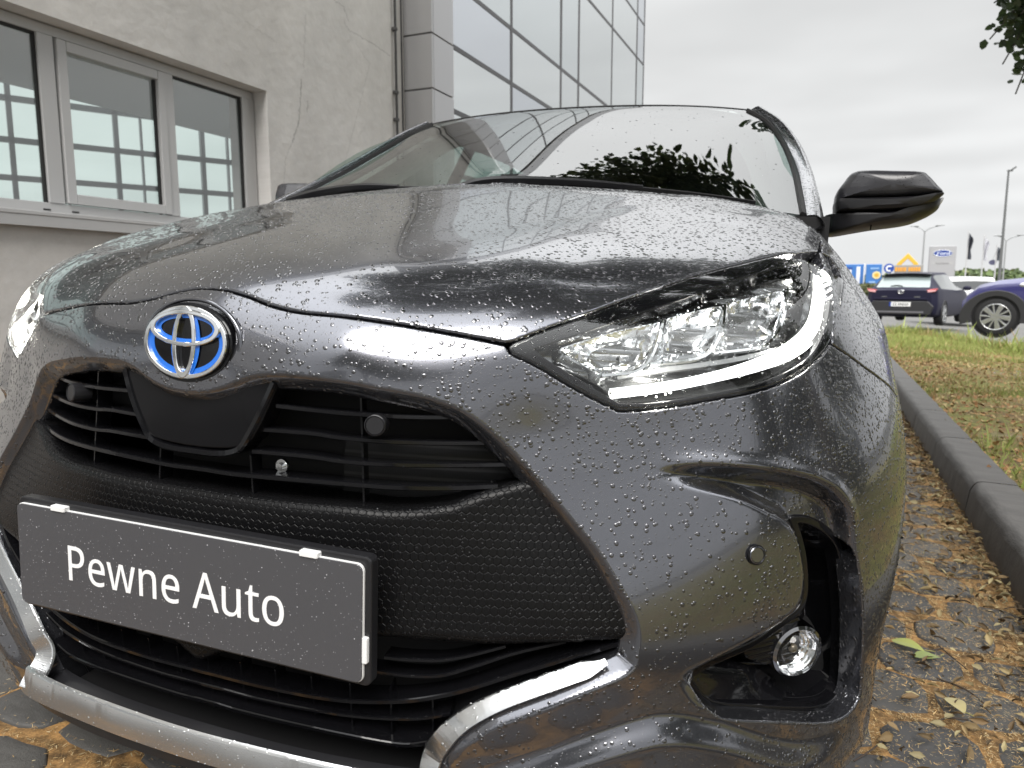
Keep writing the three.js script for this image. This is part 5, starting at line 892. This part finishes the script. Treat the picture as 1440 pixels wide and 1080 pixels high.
part('windscreen', surf(60, 40, shield), SCREENGLASS, car);
// black printed border along the screen's edge and foot
for (const s of [1, -1]) part('windscreen_border', surf(4, 40, (u, v) => { const q = shield(lerp(.955, 1, u), v); q.y -= .003; q.x *= s; return q; }), BLACKSATIN, car);
part('windscreen_border', surf(60, 3, (u, v) => { const q = shield(u, v * .045); q.y -= .0035; return q; }), BLACKSATIN, car);
part('windscreen_border', surf(60, 2, (u, v) => { const q = shield(u, 1 - v * .03); q.y -= .0035; return q; }), BLACKSATIN, car);
for (const s of [1, -1]) {
  const mk = (g) => s > 0 ? g : mirrorX(g);
  part('screen_seal', mk(sweep(GL_EDGE.getPoints(24).map((p) => p.clone().add(V(.003, .002, 0))), [[-.007, -.004], [-.005, .004], [.004, .003], [.007, -.006]], () => V(.35, .8, .45), 50)), BLACKMATT, car);
  part('roof_pillar', mk(surf(10, 44, (u, v) => { const a = GL_EDGE.getPoint(v).add(V(.008, -.001, 0)), b = PI_OUT.getPoint(v), q = a.clone().lerp(b, u); q.add(V(.4, .7, .5).multiplyScalar(.014 * Math.sin(u * Math.PI))); return q; })), PAINT, car);
  // the pillar's return to the door frame
  part('door_frame', mk(surf(3, 44, (u, v) => PI_OUT.getPoint(v).add(V(-.004 - .05 * u, -.01 * u, -.055 * u)))), BLACKGLOSS, car);
}
part('screen_seal', sweep(Array.from({ length: 25 }, (_, i) => shield(lerp(.0, 1, i / 24), 1).add(V(0, .002, -.004))), [[-.004, -.004], [-.003, .0015], [.003, .0015], [.004, -.004]], () => V(0, .85, .5), 60), BLACKMATT, car);
// cowl and wipers
part('cowl', surf(50, 6, (u, v) => { const x = lerp(-.70, .70, u), k = (x / .7) ** 2, z = lerp(-.90 - .02 * k, -1.03 - .06 * k, v), y = lerp(.985 - .07 * k, 1.020 - .05 * k, v); return V(x, y, z); }), BLACKMATT, car);
for (const [x0, x1, dz] of [[-.03, .60, 0], [-.52, -.05, .012]]) {
  const pts = []; for (let k = 0; k <= 8; k++) { const u = lerp((x0 / .695 + 1) / 2, (x1 / .695 + 1) / 2, k / 8), q = shield(clamp(u, .02, .98), .050 - .040 * k / 8); pts.push(q.add(V(0, .010 + .006 * Math.sin(k / 8 * Math.PI), .008 + dz))); }
  const w = new THREE.Group(); w.name = 'wiper'; car.add(w);
  part('wiper_blade', sweep(pts, [[-.005, -.012], [-.002, .004], [.002, .004], [.005, -.012]], () => V(0, .8, .6), 30), BLACKMATT, w);
  const h = pts[0].clone().add(V(-.05, -.012, .02));
  part('wiper_arm', sweep([h, pts[0].clone().add(V(.02, .008, .006)), pts[3].clone().add(V(0, .008, .004)), pts[5].clone().add(V(0, .004, 0))], [[-.009, -.008], [-.006, .006], [.006, .006], [.009, -.008]], () => V(0, .8, .6), 24, true, (t) => 1.25 - .7 * t), BLACKSATIN, w);
}
// roof skin and rear, sides with window openings
const roofLine = (t) => { // t 0..1 from the screen to the tailgate: [z, y centre, half width]
  const z = lerp(-1.765, -3.75, t), y = 1.417 + .045 * Math.sin(Math.PI * Math.min(1, t * 1.15)) - .50 * Math.max(0, t - .80) / .2 * Math.max(0, t - .80) / .2 * .55; return [z, y, lerp(.53, .50, t) + .03 * Math.sin(t * Math.PI)];
};
part('roof', surf(30, 40, (u, v) => { const [z, y, w] = roofLine(v), s = u * 2 - 1; return V(s * (w + .045), y - .034 * s * s - .022 * Math.pow(Math.abs(s), 6), z - .03 * s * s * (1 - v)); }), PAINT, car);
for (const s of [1, -1]) {
  const mk = (g) => s > 0 ? g : mirrorX(g);
  const belt = (z) => .965 + .03 * smooth(-1.2, -3.4, z), wB = (z) => lerp(.742, .80, smooth(-1.1, -1.9, z));
  const top = (z) => { const t = (z + 1.765) / -1.985; if (t < 0) { const v = (z + 1.0) / -.80, q = PI_OUT.getPoint(clamp(v, 0, 1)); return [q.x, q.y - .02]; } const [, y, w] = roofLine(clamp(t, 0, 1)); return [w + .045, y - .058]; };
  // door and quarter skins below the belt
  part('door', mk(surf(40, 14, (u, v) => { const z = lerp(-1.13, -3.05, u), y = lerp(.20, belt(z), v); const x = .862 + .014 * Math.sin(v * 2.6) - (.065 + .058 * smooth(-1.9, -1.1, z)) * smooth(.55, 1, v) - .06 * smooth(.25, 0, v); return V(x, y, z); })), PAINT, car);
  part('rear_quarter', mk(surf(30, 14, (u, v) => { const z = lerp(-3.05, -3.92, u), y = lerp(.22, belt(z), v); const x = .862 + .014 * Math.sin(v * 2.6) - .075 * smooth(.62, 1, v) - .06 * smooth(.25, 0, v) - .22 * u * u * u; return V(x, y, z); })), PAINT, car);
  // side glass: front, rear; dark posts between
  const side = (z0, z1) => surf(12, 8, (u, v) => { const z = lerp(z0, z1, u), [tx, ty] = top(z), b = belt(z), y = lerp(b, Math.max(b + .005, ty), v); return V(lerp(wB(z) - .012, tx - .012, v), y, z); });
  part('side_window', mk(side(-1.16, -2.16)), GLASS, car);
  part('side_window', mk(side(-2.28, -3.02)), GLASS, car);
  part('door_post', mk(side(-2.16, -2.28)), BLACKGLOSS, car);
  part('rear_pillar', mk(side(-3.02, -3.72)), PAINT, car);
  // mirror
  const M = new THREE.Group(); M.name = 'door_mirror'; car.add(M);
  if (s < 0) { M.position.set(-.775, 0, -1.26); M.rotation.y = -1.3; const inner = new THREE.Matrix4().makeTranslation(.775, 0, 1.26); M.userData.fold = inner; }
  const zM = -1.30, P2 = (list) => { const o = []; for (let i = 0; i < list.length; i += 2) { const q = planeC(list[i], list[i + 1], 'z', zM); o.push(new THREE.Vector2(q.x, q.y)); } return o; };
  const shell = (list, d, bev, z) => { const sh = new THREE.Shape(new THREE.SplineCurve(P2(list)).getPoints(60)); return toCreasedNormals(new THREE.ExtrudeGeometry(sh, { depth: d, bevelEnabled: true, bevelThickness: bev, bevelSize: bev * .55, bevelOffset: -bev * .55, bevelSegments: 7 }).translate(0, 0, z), .7); };
  const loft = (out, dep) => { // rounded shell: outline shrinks towards the front face with a crease line
    const c = P2(out), n = c.length, cx = c.reduce((t, q) => t + q.x / n, 0), cy = c.reduce((t, q) => t + q.y / n, 0), sp = new THREE.SplineCurve([...c, c[0]]).getPoints(96); sp.pop();
    const L = dep, m = sp.length, pos = [], idx = [];
    L.forEach(([k, z, yo]) => sp.forEach((q) => pos.push(cx + (q.x - cx) * k, cy + (q.y - cy) * k + (yo || 0), z)));
    for (let i = 0; i < L.length - 1; i++) for (let j = 0; j < m; j++) { const a = i * m + j, b = i * m + (j + 1) % m; idx.push(a, a + m, b + m, a, b + m, b); }
    const e = pos.length / 3; pos.push(cx, cy + (L[L.length - 1][2] || 0), L[L.length - 1][1]); for (let j = 0; j < m; j++) idx.push((L.length - 1) * m + j, e, (L.length - 1) * m + (j + 1) % m);
    return toCreasedNormals(geoOf(pos, idx), .55);
  };
  const dome = [[.92, zM - .085], [.985, zM - .06], [1, zM - .02], [.985, zM + .02], [.93, zM + .048], [.80, zM + .070], [.55, zM + .085], [.2, zM + .090]];
  const flatDome = [[.95, zM - .085], [1, zM - .05], [1, zM + .03], [.99, zM + .055], [.95, zM + .072], [.8, zM + .084], [.4, zM + .09]];
  const capG = loft([1174, 285, 1176, 272, 1186, 258, 1196, 247, 1215, 244.5, 1250, 245, 1290, 246.5, 1302, 253, 1314, 266, 1321.5, 274, 1317, 276.5, 1295, 279.5, 1250, 282, 1200, 283.5], [[.94, zM - .085], [.99, zM - .06], [1, zM + .01], [.985, zM + .045], [.94, zM + .066], [.82, zM + .080], [.55, zM + .089], [.2, zM + .092]]);
  part('mirror_cap', mk(capG), MIRRORBLACK, M);
  part('mirror_lower', mk(loft([1174, 283.5, 1250, 282, 1300, 279, 1321, 275, 1316, 282, 1300, 291, 1270, 298, 1220, 301, 1178, 301, 1173, 292], flatDome.map(([k, z]) => [k, z - .003]))), BLACKSATIN, M);
  part('mirror_foot', mk(loft([1160, 303, 1178, 300.5, 1225, 301, 1275, 297, 1305, 289, 1321, 279, 1324, 283, 1318, 296, 1300, 307, 1275, 315, 1230, 321, 1200, 326, 1168, 331, 1160, 325], dome.map(([k, z]) => [k, z - .014]))), BLACKSATIN, M);
  part('turn_signal', mk(loft([1301, 291, 1322, 279, 1324, 282, 1318, 291, 1310, 294], [[1, zM - .03], [1.02, zM + .01], [.9, zM + .028], [.4, zM + .034]])), mat([.55, .56, .57], .12, .3), M);
  part('mirror_seam', mk(tube([planeC(1225, 300, 'z', zM + .055), planeC(1226, 311, 'z', zM + .062), planeC(1224, 323, 'z', zM + .045)], .0016, 8, 6)), CAVITY, M);
  const foldGlass = part('mirror_glass', mk(new THREE.PlaneGeometry(.16, .085).translate(.865, 1.055, zM - .082)), CHROME, M);
  if (M.userData.fold) { for (const c of M.children) c.geometry.applyMatrix4(M.userData.fold); delete M.userData.fold; }
}
// front wheels, arch liners
for (const s of [1, -1]) for (const zz of [-.80, -3.36]) {
  const w = new THREE.Group(); w.name = 'wheel'; w.position.set(s * .735, .305, zz); car.add(w);
  part('tyre', new THREE.LatheGeometry([[.215, -.09], [.27, -.1], [.298, -.08], [.303, -.04], [.303, .04], [.298, .08], [.27, .1], [.215, .09]].map(([a, b]) => new THREE.Vector2(a, b)), 48).rotateZ(Math.PI / 2), mat([.018, .018, .018], .8), w);
  const sp = [new THREE.CylinderGeometry(.055, .055, .03, 20).rotateZ(Math.PI / 2).translate(s * .07, 0, 0), new THREE.TorusGeometry(.205, .014, 8, 48).rotateY(Math.PI / 2).translate(s * .075, 0, 0)];
  for (let k = 0; k < 5; k++) sp.push(box(.02, .17, .05, s * .07, .12, 0).rotateX(k * Math.PI * .4));
  part('rim', merge(sp), SILVER, w);
  part('arch_liner', new THREE.CylinderGeometry(.335, .335, .20, 30, 1, true).rotateZ(Math.PI / 2).translate(-s * .03, .02, 0), CAVITY, w);
}
// tail, floor and cabin lining
part('tailgate', surf(24, 16, (u, v) => { const s = u * 2 - 1, y = lerp(.24, 1.36, v); return V(s * lerp(.74, .54, smooth(.5, 1, v)), y, -3.88 - .06 * (1 - s * s) + .20 * smooth(.55, 1, v)); }), PAINT, car);
part('underbody', rbox(1.56, .06, 2.9, .02, 0, .22, -2.35), CAVITY, car);
const CABIN = mat([.022, .022, .024], .7), TRIM = mat([.20, .205, .20], .75);
part('dashboard', surf(30, 10, (u, v) => { const x = lerp(-.68, .68, u), k = (x / .68) ** 2; return V(x, .985 - .05 * k - .10 * v * v, lerp(-1.06 - .05 * k, -1.62, v)); }), CABIN, car);
part('headlining', surf(20, 16, (u, v) => { const [z, y, w] = roofLine(lerp(.01, .9, v)), s = u * 2 - 1; return V(s * (w + .03), y - .032 - .04 * s * s, z); }), TRIM, car);
part('firewall', new THREE.PlaneGeometry(1.5, .75).translate(0, .62, -1.02), CAVITY, car);
for (const x of [-.36, .36]) {
  const st = new THREE.Group(); st.name = 'seat'; st.position.set(x, .0, -2.1); car.add(st);
  part('backrest', rbox(.48, .60, .14, .05, 0, .80, -.12), CABIN, st); part('cushion', rbox(.5, .14, .5, .05, 0, .52, .12), CABIN, st); part('headrest', rbox(.26, .17, .09, .04, 0, 1.20, -.16), CABIN, st);
}
part('rear_bench', rbox(1.2, .62, .16, .05, 0, .82, -3.0), CABIN, car);
for (const s of [1, -1]) { const g = surf(5, 24, (u, v) => { const p = GL_EDGE.getPoint(v), q = p.clone().add(V(-.02 - .075 * u, -.03 - .01 * u, -.05 - .07 * u)); return q; }); part('pillar_trim', s > 0 ? g : mirrorX(g), TRIM, car); }
{ const st = new THREE.TorusGeometry(.18, .014, 10, 40).rotateX(-.5).translate(.36, .93, -1.66); part('steering_wheel', st, CABIN, car); part('room_mirror', rbox(.22, .065, .03, .012, 0, 1.345, -1.66), BLACKSATIN, car); }
// ---------------------------------------------------------------- rain on the car: flattened beads, a few runs
const DROPS = (() => Array.from({ length: 5 }, (_, k) => {
  const n = 11, pos = [], idx = [], o = k * 3.1; const rad = (t) => 1 + .22 * noise.noise(Math.cos(t) * 1.3 + o, Math.sin(t) * 1.3, o) + (k > 2 ? .35 * Math.max(0, Math.sin(t)) ** 3 : 0);
  for (const [r, y] of [[1, -.06], [.97, .06], [.80, .19], [.46, .28]]) for (let i = 0; i < n; i++) { const t = i / n * 6.2832; pos.push(Math.cos(t) * r * rad(t), y, Math.sin(t) * r * rad(t)); }
  pos.push(0, .305, 0); for (let r = 0; r < 3; r++) for (let i = 0; i < n; i++) { const a = r * n + i, b = r * n + (i + 1) % n; idx.push(a, a + n, b + n, a, b + n, b); } for (let i = 0; i < n; i++) idx.push(3 * n + i, 4 * n, 3 * n + (i + 1) % n);
  return geoOf(pos, idx);
}))();
const WATER = phys([.10, .101, .108], .06, .9, { clearcoat: 1, clearcoatRoughness: .01 }), WATERDARK = phys([.006, .006, .007], .03, 0, { ior: 1.36 });
function rain(mesh, perM2, smax, opts = {}) {
  mesh.updateMatrixWorld(true);
  const g = mesh.geometry, P = g.attributes.position, N = g.attributes.normal, I = g.index ? g.index.array : null, nt = (I ? I.length : P.count) / 3, lists = DROPS.map(() => []);
  const A = V(), B = V(), C = V(), n = V(), e1 = V(), e2 = V(); let carry = 0;
  for (let t = 0; t < nt; t++) {
    const a = I ? I[3 * t] : 3 * t, b = I ? I[3 * t + 1] : 3 * t + 1, c = I ? I[3 * t + 2] : 3 * t + 2; A.fromBufferAttribute(P, a); B.fromBufferAttribute(P, b); C.fromBufferAttribute(P, c);
    const cx = (A.x + B.x + C.x) / 3, cy = (A.y + B.y + C.y) / 3, cz = (A.z + B.z + C.z) / 3; if (opts.keep && !opts.keep(cx, cy, cz)) continue;
    e1.subVectors(B, A); e2.subVectors(C, A); n.crossVectors(e1, e2); const ar = n.length() / 2; if (ar < 1e-10) continue;
    const dens = perM2 * (.75 + .6 * noise.noise(cx * 5, cy * 5, cz * 5)) * (opts.dens ? opts.dens(cx, cy, cz) : 1); carry += ar * Math.max(0, dens);
    while (carry > 1 || rnd() < carry) {
      carry -= 1; let u = rnd(), v = rnd(); if (u + v > 1) { u = 1 - u; v = 1 - v; }
      const p = A.clone().addScaledVector(e1, u).addScaledVector(e2, v); n.fromBufferAttribute(N, a).normalize(); if (opts.out && n.dot(opts.out(p)) < 0) n.negate();
      const f = rnd(), s = (opts.smin ?? .00045) + (smax - (opts.smin ?? .00045)) * Math.pow(f, opts.pow ?? 4.2), q = new THREE.Quaternion().setFromUnitVectors(V(0, 1, 0), n).multiply(new THREE.Quaternion().setFromAxisAngle(V(0, 1, 0), rr(0, 6.28)));
      lists[Math.floor(rr(0, s > .0016 ? 5 : 3))].push(new THREE.Matrix4().compose(p, q, V(s * rr(.85, 1.25), s * rr(.55, .95), s)));
      if (carry < 0) carry = 0;
    }
  }
  let tot = 0; lists.forEach((l, k) => { if (l.length) { tot += l.length; const o = instances('raindrops', DROPS[k], opts.mat ?? WATER, l, mesh, 'stuff'); } }); return tot;
}
{
  const find = (name) => car.children.filter((c) => c.name === name), counts = {};
  const outC = (p) => V(p.x, p.y - .5, p.z + 1.5);
  counts.hood = rain(find('hood')[0], 27000, .0031, { out: outC, pow: 4.6, smin: .0004 });
  counts.bumper = rain(find('front_bumper')[0], 26000, .0027, { out: outC, pow: 5.5, smin: .0004, keep: (x, y, z) => x > -.75, dens: (x, y) => x > .66 ? 2.6 : y > .6 ? 1.0 : y > .4 ? .35 : .5 });
  for (const f of find('fender')) counts.fender = rain(f, f === find('fender')[0] ? 60000 : 12000, .0022, { out: outC, smin: .0006, keep: (x, y, z) => z > -1.0 });
  counts.pillar = 0; for (const f of find('roof_pillar')) counts.pillar += rain(f, 60000, .0022, { out: outC, smin: .0007 });
  counts.roof = rain(find('roof')[0], 12000, .003, { out: outC, keep: (x, y, z) => z > -2.2 });
  counts.beam = rain(find('textured_panel')[0], 7000, .0020, { out: outC, mat: WATERDARK });
  counts.slat = 0; for (const f of find('grille_slat')) counts.slat += rain(f, 14000, .0014, { out: outC, mat: WATERDARK });
  counts.trim = 0; for (const f of find('silver_trim')) counts.trim += rain(f, 14000, .0018, { out: outC, mat: SILVER });
  counts.lamp = 0; const LW = phys([.9, .92, .93], .01, 0, { transmission: 1, thickness: .002, ior: 1.33 });
  for (const h of find('headlight')) counts.lamp += rain(h.children.find((c) => c.name === 'lens'), 3500, .0022, { out: outC, mat: LW });
  { const pf = dealer.children.find((c) => c.name === 'plate_face'); rain(pf, 14000, .0008, { out: () => V(0, 0, 1), smin: .0003, mat: mat([.42, .42, .44], .1) }); }
  counts.glass = rain(find('windscreen')[0], 200, .003, { out: outC, mat: LW });
  for (const h of find('fog_light')) for (const c of h.children) if (c.name === 'pocket_floor') rain(c, 40000, .0022, { out: () => V(0, 1, .3), mat: WATERDARK });
  for (const h of find('door_mirror')) for (const c of h.children) if (c.name === 'mirror_cap') rain(c, 12000, .0014, { out: (p) => V(0, .3, 1), mat: WATERDARK });
  console.log('drops', JSON.stringify(counts));
}
renderer.render(scene, camera);
